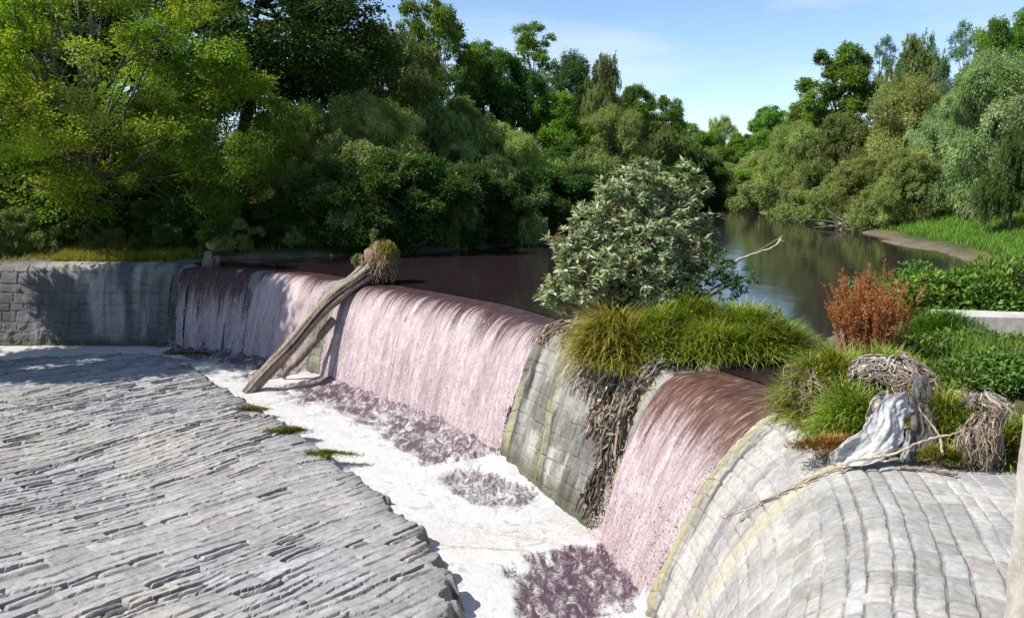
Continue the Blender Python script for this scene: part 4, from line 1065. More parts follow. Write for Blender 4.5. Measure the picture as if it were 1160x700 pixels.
# ------------------------------------------------------------------ rust red plant
r = np.random.default_rng(80); st_ = MB(); sp_ = MB()
rb_ = A(5.2, 12.6, .42)
for j in range(64):
    a_ = r.uniform(0, 6.28); q = math.sqrt(r.random()); p0 = A(math.cos(a_) * .38 * q, math.sin(a_) * .32 * q, 0)
    h_ = r.uniform(.85, 1.50) * (1.05 - .18 * q); ou = A(math.cos(a_), math.sin(a_), 0) * q * r.uniform(.1, .40)
    p2 = p0 + ou + A(r.normal() * .05, 0, h_); pts = bez(p0, p0 + ou * .3 + A(0, 0, h_ * .5), p2, 7)
    tube(st_, pts, np.linspace(.008, .003, 7), 4, (.26, .10, .05), cap=False)
    n = 150; t = r.uniform(.2, 1, n) ; P = np.stack([np.interp(t, np.linspace(0, 1, 7), pts[:, i]) for i in range(3)], 1)
    rad = (.028 * (1 - t) + .009)[:, None]
    whorl = (.5 + .5 * np.sin(t * 60 + j))[:, None]
    P = P + r.normal(size=(n, 3)) * rad * (.5 + .7 * whorl)
    leaves(sp_, P, nrm(r.normal(size=(n, 3)) + A(0, 0, .6)), r.normal(size=(n, 3)), .028 * r.uniform(.6, 1.3, n), .018, var(((.60, .29, .09), (.50, .21, .06), (.62, .37, .14))[j % 3], n, .3, .1, r))
    for b_ in range(4):
        t0 = r.uniform(.3, .8); p = np.array([np.interp(t0, np.linspace(0, 1, 7), pts[:, i]) for i in range(3)])
        tp = p + A(r.normal() * .07, r.normal() * .06, r.uniform(.12, .28)); tube(st_, np.stack([p, (p + tp) / 2 + A(0, 0, -.01), tp]), [.004, .003, .002], 4, (.26, .10, .05), cap=False)
        n2_ = 36; u_ = r.random((n2_, 1)); P = p * (1 - u_) + tp * u_ + r.normal(size=(n2_, 3)) * .016
        leaves(sp_, P, nrm(r.normal(size=(n2_, 3)) + A(0, 0, .6)), r.normal(size=(n2_, 3)), .032, .022, var((.58, .31, .12), n2_, .3, .1, r))
e = empty('dried_dock_plant', rb_); tag(e, 'tall rust red dried plant with upright seed spikes', 'plant')
st_.build('stalks', M_bark, e, True); sp_.build('seed_spikes', M_leaf, e)

# ------------------------------------------------------------------ leafy weeds on the right bank
def weed(label, c, rx, ry, h, n, cols, L, W, seed, group, name='leafy_weed'):
    r = np.random.default_rng(seed); mb = MB(); st_ = MB()
    c = np.asarray(c, float)
    for j in range(max(10, n // 90)):
        a_ = r.uniform(0, 6.28); q = math.sqrt(r.random()) * .9
        p = A(math.cos(a_) * rx * q, math.sin(a_) * ry * q, -.02); hh = h * (1 - .35 * q * q) * r.uniform(.6, 1)
        tube(st_, np.vstack([[0, 0, -.12], p, p + A(0, 0, hh * .5), p + A(r.normal() * .08, r.normal() * .08, hh)]), [.012, .01, .007, .004], 4, (.12, .13, .04), cap=False)
    d = nrm(r.normal(size=(n, 3)) * A(1, 1, .8) + A(0, 0, .35)); d[:, 2] = np.abs(d[:, 2])
    lump = .75 + .5 * vn(d[:, 0] * 3 + seed, d[:, 1] * 3 + d[:, 2] * 3, seed)
    P = d * (lump * (1.0 - .55 * r.random(n) ** 1.7))[:, None] * A(rx, ry, h)
    D = nrm(d * .8 + r.normal(size=(n, 3)) * .7 + A(0, 0, -.1)); N = nrm(A(0, 0, 1) + d * .5 + r.normal(size=(n, 3)) * .4)
    cc = np.asarray(cols, float)[r.integers(0, len(cols), n)] * (.7 + .6 * vn(P[:, 0] * 4, P[:, 1] * 4 + P[:, 2] * 3, seed + 2))[:, None] * r.uniform(.8, 1.2, (n, 1))
    leaves(mb, P, D, N, L * r.uniform(.6, 1.3, n), W * r.uniform(.7, 1.3, n), cc)
    e = empty(name, c); tag(e, label, 'weed', group)
    st_.build('stem', M_bark, e, True); mb.build('leaves', M_grass, e)
WG = ((.12, .23, .03), (.15, .27, .035), (.09, .18, .025), (.18, .28, .05)); WD = ((.08, .15, .03), (.10, .18, .035), (.12, .20, .05))
gw = 'leafy weeds behind the concrete ledge'; gf = 'leafy weeds in front of the concrete ledge'
for x_, y_, rx_, ry_, h_, sd__, lb in ((8.6, 18.2, .85, .7, .85, 1, 'low leafy weed at the left end of the ledge, next to the rust red plant'), (9.7, 18.4, .95, .8, 1.0, 2, 'leafy weed behind the ledge, second from the rust red plant'), (10.7, 18.3, .95, .8, 1.15, 3, 'leafy weed behind the ledge, below the pale twig'), (11.7, 18.6, 1.1, .9, 1.3, 4, 'tallest leafy weed behind the ledge at the right edge'), (9.2, 19.6, 1.1, .8, .9, 5, 'leafy weed by the water behind the left end of the ledge'), (11.0, 20.2, 1.2, .9, 1.1, 6, 'leafy weed by the water behind the right end of the ledge')):
    weed(lb, (x_, y_, gz(x_, y_) - .05), rx_, ry_, h_, 3600, WG, .15, .065, 300 + sd__, gw)
for x_, y_, rx_, ry_, h_, sd__, lb in ((6.2, 13.2, .7, .6, 0.31, 11, 'dark green weed right of the rust red plant'), (7.2, 13.4, .8, .6, 0.34, 12, 'green weed in the middle below the ledge'), (8.2, 13.6, .9, .7, 0.37, 13, 'green weed at the right edge below the ledge'), (6.0, 11.8, .8, .6, 0.31, 14, 'green weed behind the white root clump'), (7.0, 11.9, .9, .7, 0.31, 15, 'green weed behind the twiggy debris'), (7.6, 10.8, .8, .7, 0.37, 16, 'green weed behind the concrete post')):
    weed(lb, (x_, y_, gz(x_, y_) - .08), rx_, ry_, h_, 3200, WD + WG[:2], .11, .045, 300 + sd__, gf)
weed('silvery pale twig plant rising above the weeds behind the ledge', (10.75, 17.7, gz(10.75, 17.7)), .30, .25, 1.35, 420, ((.42, .50, .44), (.34, .44, .36)), .15, .05, 330, gw, 'silver_weed')
weed('reed like weed at the water edge behind the rust red plant', (7.3, 18.2, gz(7.3, 18.2)), .5, .4, .8, 700, WD, .16, .04, 331, gw)

for x_, y_, rx_, ry_, h_, sd__, lb in ((3.55, 15.35, .62, .5, .62, 41, 'bright leafy weed in the grass mound, left of its middle'), (4.35, 15.2, .55, .45, .55, 42, 'bright leafy weed at the right end of the grass mound'), (2.75, 15.2, .42, .4, .62, 43, 'bright leafy weed in the grass mound next to the shrub')):
    weed(lb, (x_, y_, .2), rx_, ry_, h_, 2400, ((.24, .36, .04), (.30, .40, .06), (.17, .29, .03)), .12, .026, 300 + sd__, 'leafy weeds in the islet grass')
for x_, y_, z_, rx_, ry_, h_, sd__, lb in ((4.45, 10.25, .35, .25, .22, .26, 44, 'small green weed growing through the pale root mass'), (5.1, 9.45, .25, .22, .2, .3, 45, 'small green weed between the dark root clump and the twiggy heap'), (4.3, 9.5, .12, .2, .18, .26, 46, 'small green weed behind the white plastic sheet')):
    weed(lb, (x_, y_, z_), rx_, ry_, h_, 700, ((.17, .27, .03), (.22, .30, .05), (.12, .20, .03)), .08, .022, 300 + sd__, 'small weeds in the debris mound')

# ------------------------------------------------------------------ concrete ledge, post, far pale rock
def slab(name, verts_top, h, col, label, cat, mat, dz=.0, sub=24):
    q = np.asarray(verts_top, float); t = np.linspace(0, 1, sub); s = np.linspace(0, 1, 8)
    T_, S_ = np.meshgrid(t, s, indexing='ij')
    P = (q[0] * ((1 - T_) * (1 - S_))[..., None] + q[1] * (T_ * (1 - S_))[..., None] + q[2] * (T_ * S_)[..., None] + q[3] * ((1 - T_) * S_)[..., None])
    P[..., 2] += .03 * (fbm(P[..., 0] * 2, P[..., 1] * 2, 800, 3) - .5)
    mb = MB(); c = np.asarray(col) * (.8 + .4 * fbm(P[..., 0] * 1.5, P[..., 1] * 3, 801, 4))[..., None]
    mb.add(P.reshape(-1, 3), grid_faces(sub, 8)[:, ::-1], c.reshape(-1, 3))
    for E_ in (P[:, 0], P[::-1, -1], P[::-1][:1].repeat(1, 0)[0], P[0, ::-1]):
        E_ = np.asarray(E_); n = len(E_); w_ = np.linspace(0, 1, 6)[:, None, None]
        F = E_[None] - A(0, 0, h) * w_ + (E_ - P.reshape(-1, 3).mean(0))[None] * A(1, 1, 0) * .01 * w_
        mb.add(F.reshape(-1, 3), grid_faces(6, n), np.tile(c.reshape(-1, 3).mean(0), (6 * n, 1)) * .9)
    return tag(mb.build(name, mat), label, cat)
slab('concrete_ledge', [(8.0, 16.1, .50), (13.5, 14.9, .50), (13.7, 15.6, .50), (8.1, 16.85, .50)], .45, (.50, .47, .41), 'pale concrete ledge crossing the weeds at the right edge', 'ledge', M_concrete)
tussock('green grass hiding the left end of the concrete ledge', (7.85, 16.0, gz(7.9, 15.9)), .45, .4, .25, 3000, .30, .014, GRN, 1.0, 1.2, 55, group='grass beside the concrete ledge')
# post: tall block whose left face borders the photo
def post():
    x0, x1, y0, y1, z0, z1 = 3.17, 3.9, 4.6, 5.3, -.2, 1.70
    e = empty('concrete_post', (x0, y0, 0)); tag(e, 'weathered sandstone coloured post at the right edge of the paving', 'post')
    mb = MB(); k = 40
    ring = []
    for (ax, ay), (bx, by) in (((x0, y0), (x1, y0)), ((x1, y0), (x1, y1)), ((x1, y1), (x0, y1)), ((x0, y1), (x0, y0))):
        for t in np.linspace(0, 1, 14, endpoint=False): ring.append((ax + (bx - ax) * t, ay + (by - ay) * t))
    ring = np.array(ring); cen = ring.mean(0); n = len(ring)
    zz_ = np.concatenate([np.linspace(z0, z1 - .02, k), [z1 - .005, z1, z1]]); sc = np.concatenate([np.ones(k), [.99, .96, 0]])
    P = np.concatenate([cen + (ring - cen)[None] * sc[:, None, None], np.broadcast_to(zz_[:, None, None], (len(zz_), n, 1))], -1)
    ang = np.arange(n)[None, :] * .25
    nn = fbm(ang * 2 + 0 * P[..., 0], P[..., 2] * 5, 810, 4) - .5
    P[..., :2] += (P[..., :2] - cen) * (nn * .05)[..., None]
    col = np.array([.42, .38, .32]) * (.7 + .6 * fbm(ang * 3, P[..., 2] * 2.5, 811, 4))[..., None]
    pl = sst(.45, .6, fbm(ang * 2, P[..., 2] * 1.1, 812, 3))[..., None]; col = col * (1 - pl) + np.array([.50, .46, .40]) * pl
    i = np.arange(len(zz_) - 1)[:, None] * n; j = np.arange(n)[None]; j2 = (j + 1) % n
    mb.add(P.reshape(-1, 3) - A(x0, y0, 0), np.stack([i + j, i + j2, i + n + j2, i + n + j], -1).reshape(-1, 4), col.reshape(-1, 3))
    mb.build('shaft', M_concrete, e)
post()
# ------------------------------------------------------------------ leaning log with root ball
lo = atz(283, 443, -2.52); hi = at(428, 296, 24.6)
e = empty('leaning_log', lo); tag(e, 'weathered grey log leaning from the foam up to the weir crest', 'log')
mb = MB(); k = 90; t = np.linspace(0, 1, k)[:, None]
pts = (hi - lo) * t + A(0, 0, 1) * (.16 * np.sin(t * pi)) + np.c_[.06 * np.sin(t * 9), .06 * np.cos(t * 7), .05 * np.sin(t * 12)] - A(.1, .03, .1) * (1 - t)
R_ = (np.interp(t[:, 0], [0, .1, .55, .8, 1], [.165, .17, .19, .235, .33]))
n = 40; a = np.linspace(0, 2 * pi, n, endpoint=False)
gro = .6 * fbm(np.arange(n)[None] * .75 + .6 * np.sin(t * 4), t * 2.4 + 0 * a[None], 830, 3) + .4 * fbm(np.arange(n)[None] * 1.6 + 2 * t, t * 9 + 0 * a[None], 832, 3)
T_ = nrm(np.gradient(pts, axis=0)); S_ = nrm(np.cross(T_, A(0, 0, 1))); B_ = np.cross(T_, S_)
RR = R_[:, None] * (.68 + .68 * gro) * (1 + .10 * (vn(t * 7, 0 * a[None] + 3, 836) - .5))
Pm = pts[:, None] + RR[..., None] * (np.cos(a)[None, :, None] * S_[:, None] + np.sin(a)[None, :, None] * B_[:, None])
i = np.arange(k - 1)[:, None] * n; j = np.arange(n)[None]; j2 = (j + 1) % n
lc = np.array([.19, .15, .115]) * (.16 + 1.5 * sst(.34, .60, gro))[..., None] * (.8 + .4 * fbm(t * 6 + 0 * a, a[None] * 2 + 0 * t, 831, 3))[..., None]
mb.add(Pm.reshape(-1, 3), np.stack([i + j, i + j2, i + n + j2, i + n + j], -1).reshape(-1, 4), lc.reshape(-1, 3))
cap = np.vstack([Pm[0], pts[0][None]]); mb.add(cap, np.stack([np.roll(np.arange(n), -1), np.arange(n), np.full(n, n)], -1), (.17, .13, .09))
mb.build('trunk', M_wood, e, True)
b0 = at(378, 362, 23.6) - lo; b1 = atz(318, 431, -2.5) + A(0, .3, 0) - lo; mb = MB()
tube(mb, np.vstack([bez(b0, b0 * .55 + b1 * .45 + A(.12, 0, .12), b1 * .75 + b0 * .25, 6), bez(b1 * .75 + b0 * .25, b1 * .9 + b0 * .1 + A(-.1, 0, .05), b1, 5)[1:]]), np.linspace(.11, .065, 10), 9, (.20, .16, .12), rough=.25, seed=4)
mb.build('branch', M_wood, e, True)
rt_ = MB(); r = np.random.default_rng(833); ctr = hi - lo
def ball(mb, c, s, seed, col, amp=.5, nu=34, nv=22):
    a = np.linspace(0, 2 * pi, nu); b = np.linspace(-pi / 2, pi / 2, nv); U_, W_ = np.meshgrid(a, b, indexing='ij')
    d = np.stack([np.cos(U_) * np.cos(W_), np.sin(U_) * np.cos(W_), np.sin(W_)], -1)
    k = 1 - amp / 2 + amp * fbm(d[..., 0] * 2.2 + d[..., 2] * 1.4 + 9, d[..., 1] * 2.2 - d[..., 2] * 1.4 + 9, seed, 4)
    mb.add((np.asarray(c) + d * k[..., None] * np.asarray(s)).reshape(-1, 3), grid_faces(nu, nv), np.asarray(col) * (.6 + .8 * fbm(U_ * 3, W_ * 4, seed + 1, 3)).reshape(-1, 1))
ball(rt_, ctr + A(.06, .1, -.02), (.50, .46, .56), 834, (.20, .14, .09), .7)
for q in range(70):
    d = nrm(r.normal(size=3) + A(0, -.4, -.1)); s_ = ctr + d * .42; tube(rt_, bez(s_, s_ + d * .12 + r.normal(size=3) * .08, s_ + d * .12 + A(0, 0, -r.uniform(.08, .4)) + r.normal(size=3) * .08, 5), np.linspace(.022, .006, 5), 4, var((.30, .21, .13), 1)[0], cap=False)
rt_.build('root_ball', M_wood, e, True)
ms = MB(); n = 2600; d = nrm(r.normal(size=(n, 3)) * .7 + A(.5, -.3, .9)); d[:, 2] = np.abs(d[:, 2]); P = ctr + r.normal(size=(n, 3)) * .035 + A(.12, .05, .05) + d * A(.42, .40, .46)
blades(ms, P, r.uniform(0, 6.28, n), .10, .018, r.uniform(0, 1.3, n), 1.0, var((.30, .26, .05), n, .35, .12, r), 2)
ms.build('moss', M_grass, e)
def sprig(label, c, h, n, cols, L, W, seed, name='sprig', group=None, cat='plant', spread=.4):
    r = np.random.default_rng(seed); mb = MB(); st_ = MB()
    for j in range(n):
        p2 = A(r.normal() * spread * h * .5, r.normal() * spread * h * .5, h * r.uniform(.55, 1)); pts = bez(A(0, 0, 0), p2 * A(.3, .3, .6), p2, 5)
        tube(st_, pts, np.linspace(.01, .004, 5), 4, (.16, .14, .07), cap=False); m = 34
        t = r.uniform(.2, 1, m); P = np.stack([np.interp(t, np.linspace(0, 1, 5), pts[:, i]) for i in range(3)], 1)
        leaves(mb, P, nrm(r.normal(size=(m, 3)) + A(0, 0, .1)), A(0, 0, 1) + r.normal(size=(m, 3)) * .5, L * r.uniform(.6, 1.3, m), W, np.asarray(cols, float)[r.integers(0, len(cols), m)] * r.uniform(.8, 1.2, (m, 1)))
    e2_ = empty(name, c); tag(e2_, label, cat, group); st_.build('stem', M_bark, e2_, True); mb.build('leaves', M_leaf, e2_); return e2_
sprig('green sprig growing on top of the mossy root ball', hi + A(-.1, 0, .42), .48, 16, ((.15, .22, .07), (.20, .25, .08)), .075, .035, 840, 'leafy_sprig', 'sprigs on the log root ball')
sprig('pale green sprig on the left side of the root ball', hi + A(-.55, -.1, -.25), .50, 9, ((.26, .32, .16), (.18, .25, .09)), .085, .04, 841, 'leafy_sprig', 'sprigs on the log root ball')

# stump and drift at the left end of the falls
p = A(*Cat(U1 + .55), 0) - A(*Nat(U1 + .55), 0) * .35
mb = MB(); tube(mb, [p + A(0, 0, -.3), p + A(.02, 0, .15), p + A(.03, 0, .32), p + A(-.02, 0, .46)], [.24, .19, .15, .09], 14, (.20, .16, .12), rough=.25, seed=7)
tube(mb, [p + A(.30, 0, -.2), p + A(.34, 0, .15), p + A(.38, .02, .32)], [.09, .07, .04], 9, (.17, .13, .10), rough=.25, seed=8)
tag(mb.build('tree_stump', M_wood, None, True), 'short broken tree stump at the left end of the waterfall crest', 'stump')

# ------------------------------------------------------------------ drift debris
def tangle(label, c, s, n, rad, L, cols, seed, name='driftwood_tangle', cat='driftwood', core=(.21, .165, .125), group=None, mat=None, drop=0.0, corek=.62):
    r = np.random.default_rng(seed); mb = MB(); s = np.asarray(s, float)
    if core is not None: ball(mb, (0, 0, 0), s * corek, seed, core, .7)
    for j in range(n):
        cc_ = var(cols[r.integers(0, len(cols))], 1, .35, .08, r)[0]
        if r.random() < .85:                                   # fibres draped from the top over the sides
            k = 7; ph = r.uniform(0, 6.28); t0 = r.uniform(.05, 1.3); t1 = t0 + L * r.uniform(.5, 1.6) / s.mean() * .5
            th_ = np.linspace(t0, min(t1, 2.3), k); ph_ = ph + np.cumsum(r.normal(size=k) * .13)
            lump = .60 + .75 * vn(np.cos(ph_) * 1.9 + 5, np.sin(ph_) * 1.9 + th_ * 1.6, seed)
            dd_ = np.stack([np.sin(th_) * np.cos(ph_), np.sin(th_) * np.sin(ph_), np.cos(th_)], 1)
            P = dd_ * (lump * (1 + .05 * r.normal(size=k).cumsum() * .6))[:, None] * s + A(0, 0, -drop * r.random()) * np.linspace(0, 1, k)[:, None]
            tube(mb, P, np.linspace(1, .4, k) * rad * r.uniform(.5, 2.0), 5, cc_, cap=False)
        else:
            d = nrm(r.normal(size=3) + A(0, -.2, .15)); p = d * s * r.uniform(.7, 1.0)
            t1 = nrm(np.cross(d, r.normal(size=3))); ln = L * r.uniform(.4, 1.2)
            a = p * r.uniform(.6, 1) - t1 * ln * .5; b = p + t1 * ln * .5 + A(0, 0, -drop * r.random() - .1 * L)
            m = p + d * r.uniform(-.05, .25) * s.mean() + r.normal(size=3) * .25 * s.mean()
            tube(mb, bez(a, m, b, 5), np.linspace(1, .5, 5) * rad * r.uniform(.4, 2.2), 5, cc_, cap=False)
    o = mb.build(name, mat or M_wood, None, True); o.location = c
    return tag(o, label, cat, group)
GWD = ((.36, .31, .25), (.28, .23, .18), (.46, .41, .34), (.19, .145, .11)); BWD = ((.24, .17, .11), (.17, .12, .08), (.34, .26, .18))
dg = 'drift debris on the weir'
tangle('pale grey root mass on top of the debris mound below the rust red plant', (4.66, 10.5, .68), (.44, .32, .24), 442, 0.0077, 0.483, GWD, 850, 'root_mass', 'root mass', group=dg)
tangle('brown matted root clump under the white plastic sheet', (4.72, 10.1, .45), (.26, .26, .36), 286, 0.0066, 0.345, BWD + GWD[:1], 851, 'root_mass', 'root mass', group=dg)
tangle('dark hanging root clump beside the concrete post', (4.95, 9.0, .34), (.25, .22, .32), 390, 0.0050, 0.322, BWD + GWD[:2], 852, 'root_mass', 'root mass', group=dg, drop=.3)
tangle('twiggy grey drift heap above the dark root clump', (5.3, 9.7, .45), (.34, .30, .24), 390, 0.0055, 0.575, GWD, 853, 'root_mass', 'root mass', group=dg)
tangle('dry brown drift at the left end of the debris mound', (3.72, 10.9, .30), (.20, .46, .36), 312, 0.0050, 0.391, BWD + GWD[:2], 854, 'root_mass', 'root mass', group=dg)
tangle('brown roots at the foot of the pale shrub', (1.75, 16.0, .35), (.40, .30, .26), 286, 0.0088, 0.517, BWD + GWD[:1], 855, 'root_mass', 'root mass', group=dg)
tangle('drift twigs at the waterline right of the grass islet', (4.75, 14.75, .06), (.36, .26, .09), 156, 0.0055, 0.460, GWD + BWD, 856, 'root_mass', 'root mass', group=dg, core=None)
# debris hanging down the stone face beside the near fall
def face_debris(label, u0, u1, v0, v1, n, seed, cols, rad, name='drift_debris', flakes=0):
    r = np.random.default_rng(seed); mb = MB()
    for j in range(n):
        u = r.uniform(u0, u1); v = v0 + (v1 - v0) * r.random() ** 1.3; ln = r.uniform(.2, .8); k = 6
        vs = np.linspace(v, min(v + ln, v1 + .3), k); us = u + np.cumsum(r.normal(size=k) * .035) + np.linspace(0, r.normal() * .12, k)
        P = surf(us, vs, .03 + .09 * r.random() + .03 * r.normal(size=k).cumsum() * .5)
        tube(mb, P, np.linspace(1, .5, k) * rad * r.uniform(.4, 1.7), 5, var(cols[r.integers(0, len(cols))], 1, .35, .08, r)[0], cap=False)
    if flakes:
        uu = r.uniform(u0, u1, flakes); vv = v0 + (v1 - v0) * r.random(flakes) ** 1.2; P = surf(uu, vv, .05 + .12 * r.random(flakes))
        leaves(mb, P, nrm(r.normal(size=(flakes, 3)) + A(0, 0, -.6)), r.normal(size=(flakes, 3)) + A(-.6, -.4, .4), r.uniform(.06, .2, flakes), r.uniform(.03, .09, flakes), np.asarray(cols)[r.integers(0, len(cols), flakes)] * r.uniform(.7, 1.4, (flakes, 1)))
    return tag(mb.build(name, M_wood), label, 'driftwood', dg)
face_debris('mat of grey drift and rags hanging beside the near waterfall', U4 - 1.05, U4 - .1, -.5, 1.45, 230, 860, GWD + BWD + ((.06, .05, .04),), .018, flakes=380)
face_debris('narrow strip of black drift along the edge of the near waterfall', U4 - .42, U4 - .12, .8, 2.7, 110, 861, ((.07, .055, .045), (.12, .09, .07), (.22, .18, .14)), .018, flakes=60)
face_debris('brown dead stems hanging below the yellow tussock', U3e + 2.0, U4 - .9, -.3, .9, 150, 862, BWD + ((.22, .17, .09),), .009)
face_debris('driftwood sticks lying on the bare crest under the shrub', U3e + .1, U3e + 1.3, -.7, .25, 60, 863, BWD + GWD[:2], .022)

# white torn plastic sheet
def drape(label, path, w, seed, col, name, cat):
    r = np.random.default_rng(seed); path = np.asarray(path, float); k = 90; m = 44
    sp = spline(path, 20); sp = sp[np.linspace(0, len(sp) - 1, k).astype(int)]
    T = nrm(np.gradient(sp, axis=0)); S = nrm(np.cross(T, A(.3, -.8, .5))); B = np.cross(S, T)
    q = np.linspace(-1, 1, m); t = np.linspace(0, 1, k)
    ww = np.interp(t, np.linspace(0, 1, len(w)), w)[:, None] * (1 + .35 * (fbm(t[:, None] * 5, np.sign(q)[None] * 2 + 5 + 0 * t[:, None], seed, 3) - .5))
    qm = q[None] * ww; tm_ = t[:, None] * np.linalg.norm(np.diff(sp, axis=0), axis=1).sum() + 0 * qm
    fold = .11 * (fbm(qm * 6 + tm_ * 2, tm_ * 4 - qm * 2, seed + 1, 4) - .5) + .05 * np.abs(fbm(qm * 11 + 4, tm_ * 8, seed + 6, 3) - .5) + .045 * (fbm(qm * 16 + tm_ * 3, tm_ * 1.6, seed + 8, 2) - .5)
    P = sp[:, None] + S[:, None] * (q[None] * ww)[..., None] + B[:, None] * fold[..., None]
    mb = MB(); c = np.asarray(col) * (.85 + .3 * fbm(t[:, None] * 5, q[None] * 3, seed + 3, 3))[..., None]
    dirt = sst(.42, .62, fbm(t[:, None] * 3, q[None] * 2.2, seed + 4, 3))[..., None] * .5; c = c * (1 - dirt) + np.array([.24, .20, .16]) * dirt
    mb.add(P.reshape(-1, 3), grid_faces(k, m), c.reshape(-1, 3))
    o = mb.build(name, M_cloth, None, True); mod = o.modifiers.new('thickness', 'SOLIDIFY'); mod.thickness = .004
    return tag(o, label, cat)
drape('white torn plastic sheet hanging over the debris mound', [at(1030, 455, 9.5), at(1014, 464, 9.32), at(1006, 486, 9.12), at(990, 502, 9.0), at(962, 514, 8.95), at(940, 520, 8.92)], [.12, .17, .22, .20, .13, .05], 870, (.58, .565, .54), 'plastic_sheet', 'plastic sheet')
drape('pale rag strip hanging above the white plastic sheet', [at(1008, 446, 9.6), at(992, 458, 9.42), at(985, 482, 9.3), at(984, 504, 9.16)], [.05, .07, .07, .05], 871, (.55, .48, .38), 'rag', 'rag')
drape('dark grey rag crumpled behind the white plastic sheet', [at(1044, 425, 9.95), at(1046, 445, 9.75), at(1048, 472, 9.5), at(1042, 500, 9.2), at(1022, 516, 9.0)], [.10, .14, .18, .17, .09], 872, (.075, .072, .07), 'rag', 'rag')
drape('thin white plastic strip trailing from the sheet to the stones', [at(1030, 488, 9.15), at(1026, 506, 9.0), at(1022, 522, 8.85)], [.03, .035, .02], 873, (.55, .54, .53), 'plastic_strip', 'plastic strip')

def stick(label, pts, r0, r1, col, seed, name='stick', group='sticks on the weir', twigs=()):
    P = spline(np.asarray(pts, float), 8); mb = MB(); P = P + (np.random.default_rng(seed).normal(size=P.shape)) * r0 * .25
    tube(mb, P, np.linspace(r0, r1, len(P)), 8, col, rough=.2, seed=seed)
    for (f, v_) in twigs:
        p = P[int(f * (len(P) - 1))]; tube(mb, [p, p + np.asarray(v_) * .5 + A(0, 0, .02), p + np.asarray(v_)], [r1 * 1.2, r1 * .8, r1 * .3], 6, col)
    return tag(mb.build(name, M_wood, None, True), label, 'stick', group)
stick('pale bare stick leaning across the dark rag to the root clump', [at(968, 521, 8.82), at(1010, 514, 8.82), at(1045, 500, 8.85), at(1085, 490, 8.85)], .018, .010, (.50, .42, .30), 880)
def onw(px_, py_, l=.035):
    """point of the weir surface under a pixel (search along the ray)"""
    rr = ray(px_, py_); s = np.linspace(5, 16, 1200)[:, None]; Q = A(0, 0, HC) + rr * (s / rr[1])
    uu = UT[::10][np.argmin(((CU[::10][None] - Q[:, None, :2]) ** 2).sum(-1), 1)]
    dd = ((Q[:, :2] - Cat(uu)) * Nat(uu)).sum(1)
    zs = zc_of(uu) - np.where(dd > 0, H * np.clip(dd / a_of(uu), 0, 1.2) ** p_of(uu), 0)
    i = np.argmax(Q[:, 2] < zs + l); return Q[i]
stick('long thin branch lying down the curve of the paved crest', [onw(1000, 524), onw(960, 528), onw(930, 537), onw(895, 552), onw(862, 570), onw(838, 590)], .016, .007, (.34, .27, .17), 881)
stick('thin twig beside the long branch on the paved crest', [onw(925, 540, .05), onw(880, 560, .06), onw(845, 574, .06), onw(815, 585, .05)], .010, .005, (.40, .32, .20), 882)
stick('short dead branch lying in front of the dark root clump', [onw(1020, 530), onw(1050, 532), onw(1085, 537)], .022, .015, (.25, .19, .14), 883)
stick('bare twig standing left of the twiggy drift heap', [at(1068, 516, 8.9), at(1062, 490, 9.1), at(1040, 462, 9.3)], .016, .008, (.38, .30, .2), 884)
stick('bent bare branch reaching from the islet over the river', [at(800, 318, 16.3), at(826, 300, 16.3), at(850, 289, 16.4), at(876, 280, 16.5), at(886, 268, 16.6)], .030, .016, (.46, .39, .27), 885, name='bare_branch', twigs=((.92, (.10, 0, -.03)),))
stick('dark bare branch at the right edge above the weeds', [at(1170, 318, 17.8), at(1155, 312, 17.8), at(1146, 302, 17.8)], .035, .02, (.10, .085, .07), 886, name='bare_branch')
# dead branches on the shores
def deadwood(label, c, n, L, seed, col, group='dead branches on the shores'):
    r = np.random.default_rng(seed); mb = MB()
    for j in range(n):
        p = r.normal(size=3) * A(.7, .4, .05) * L * .3; d = nrm(r.normal(size=3) * A(1, 1, .45) + A(0, 0, .25)); ln = L * r.uniform(.4, 1)
        tube(mb, bez(p, p + d * ln * .5 + r.normal(size=3) * .1 * ln, p + d * ln, 6), np.linspace(.04, .010, 6), 6, var(col, 1, .25, .05, r)[0], cap=False)
    o = mb.build('dead_branches', M_wood, None, True); o.location = c; return tag(o, label, 'dead wood', group)
p = at(965, 252, 46.5); deadwood('grey dead branches heaped on the right shore under the olive trees', (p[0], 46.5, .25), 26, 2.4, 890, (.36, .32, .27))
p = at(796, 226, 71); deadwood('bare grey branches sticking out of the dark left bank at the river gap', (p[0] - .6, 70, .9), 16, 3.4, 891, (.28, .25, .22))
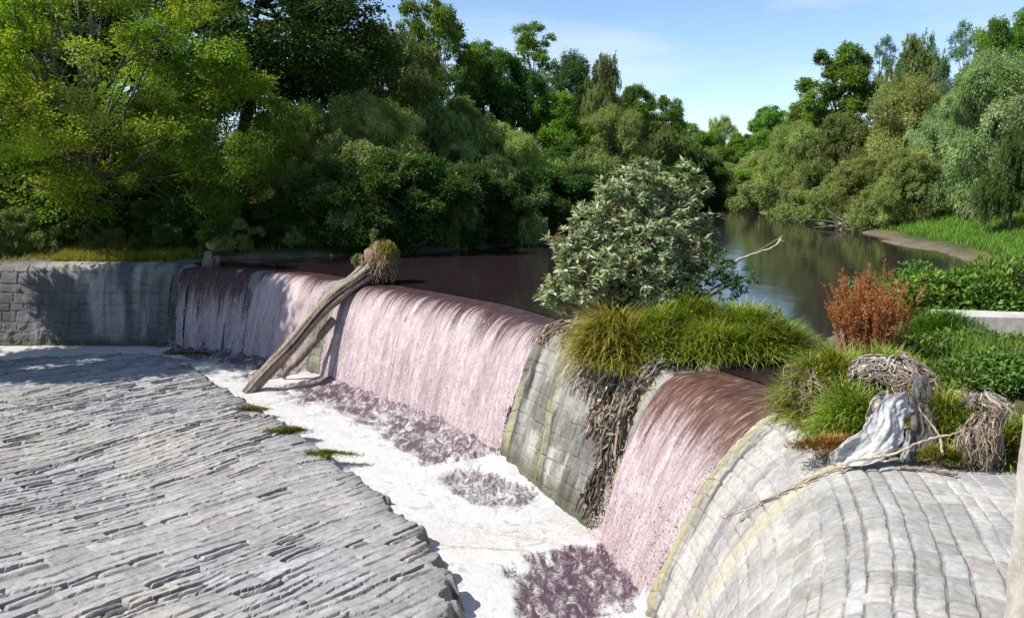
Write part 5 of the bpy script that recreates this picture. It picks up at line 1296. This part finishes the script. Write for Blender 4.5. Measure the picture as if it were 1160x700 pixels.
# ------------------------------------------------------------------ camera, sun, sky
cd = bpy.data.cameras.new('camera'); cam = bpy.data.objects.new('camera', cd); COL.objects.link(cam)
cam.location = (0, 0, HC); cam.rotation_euler = (pi / 2 - PIT, 0, 0)
cd.sensor_fit = 'HORIZONTAL'; cd.sensor_width = 36; cd.lens = 36 * FPX / 1160.0
cd.clip_start = .05; cd.clip_end = 6000
scene.camera = cam
EL = math.radians(50); AZ = A(-.95, -.28); AZ = AZ / np.linalg.norm(AZ)
sd_ = A(AZ[0] * math.cos(EL), AZ[1] * math.cos(EL), math.sin(EL))
sl = bpy.data.lights.new('sun', 'SUN'); so = bpy.data.objects.new('sun', sl); COL.objects.link(so)
sl.energy = 4.9; sl.angle = math.radians(.5); sl.color = (1, .955, .89)
so.rotation_euler = Vector(-sd_).to_track_quat('-Z', 'Y').to_euler()
so.location = (-40, 0, 60)
w = bpy.data.worlds.new('World'); scene.world = w; w.use_nodes = True
nt = w.node_tree; nt.nodes.clear(); g = G(nt)
sky = g.n('ShaderNodeTexSky', sky_type='NISHITA'); sky.sun_disc = False
sky.sun_elevation = EL; sky.sun_rotation = math.atan2(AZ[0], AZ[1]); sky.air_density = 1.0; sky.dust_density = 1.0; sky.ozone_density = 2.4; sky.altitude = 2200
tc = g.n('ShaderNodeTexCoord').outputs['Generated']
cl = g.noise(g.mapping(tc, (1.3, 1.3, 5.5)), 2.3, 7, .55, .5)
cf = g.ramp(cl, [(.50, 0.0), (.78, .5)])
col = g.mix(cf, sky.outputs[0], (5.6, 5.9, 6.4))
bg = g.n('ShaderNodeBackground'); bg.inputs['Strength'].default_value = .13
g.l(col, bg.inputs['Color']); o = g.n('ShaderNodeOutputWorld'); g.l(bg.outputs[0], o.inputs[0])
vs = scene.view_settings
scene.display_settings.display_device = 'sRGB'
vs.view_transform = 'Standard'; vs.look = 'None'; vs.gamma = 1; vs.use_curve_mapping = False; vs.exposure = .5
scene.render.engine = 'CYCLES'
cy = scene.cycles
cy.max_bounces = 6; cy.diffuse_bounces = 3; cy.glossy_bounces = 3; cy.transmission_bounces = 4; cy.transparent_max_bounces = 12
cy.caustics_reflective = False; cy.caustics_refractive = False
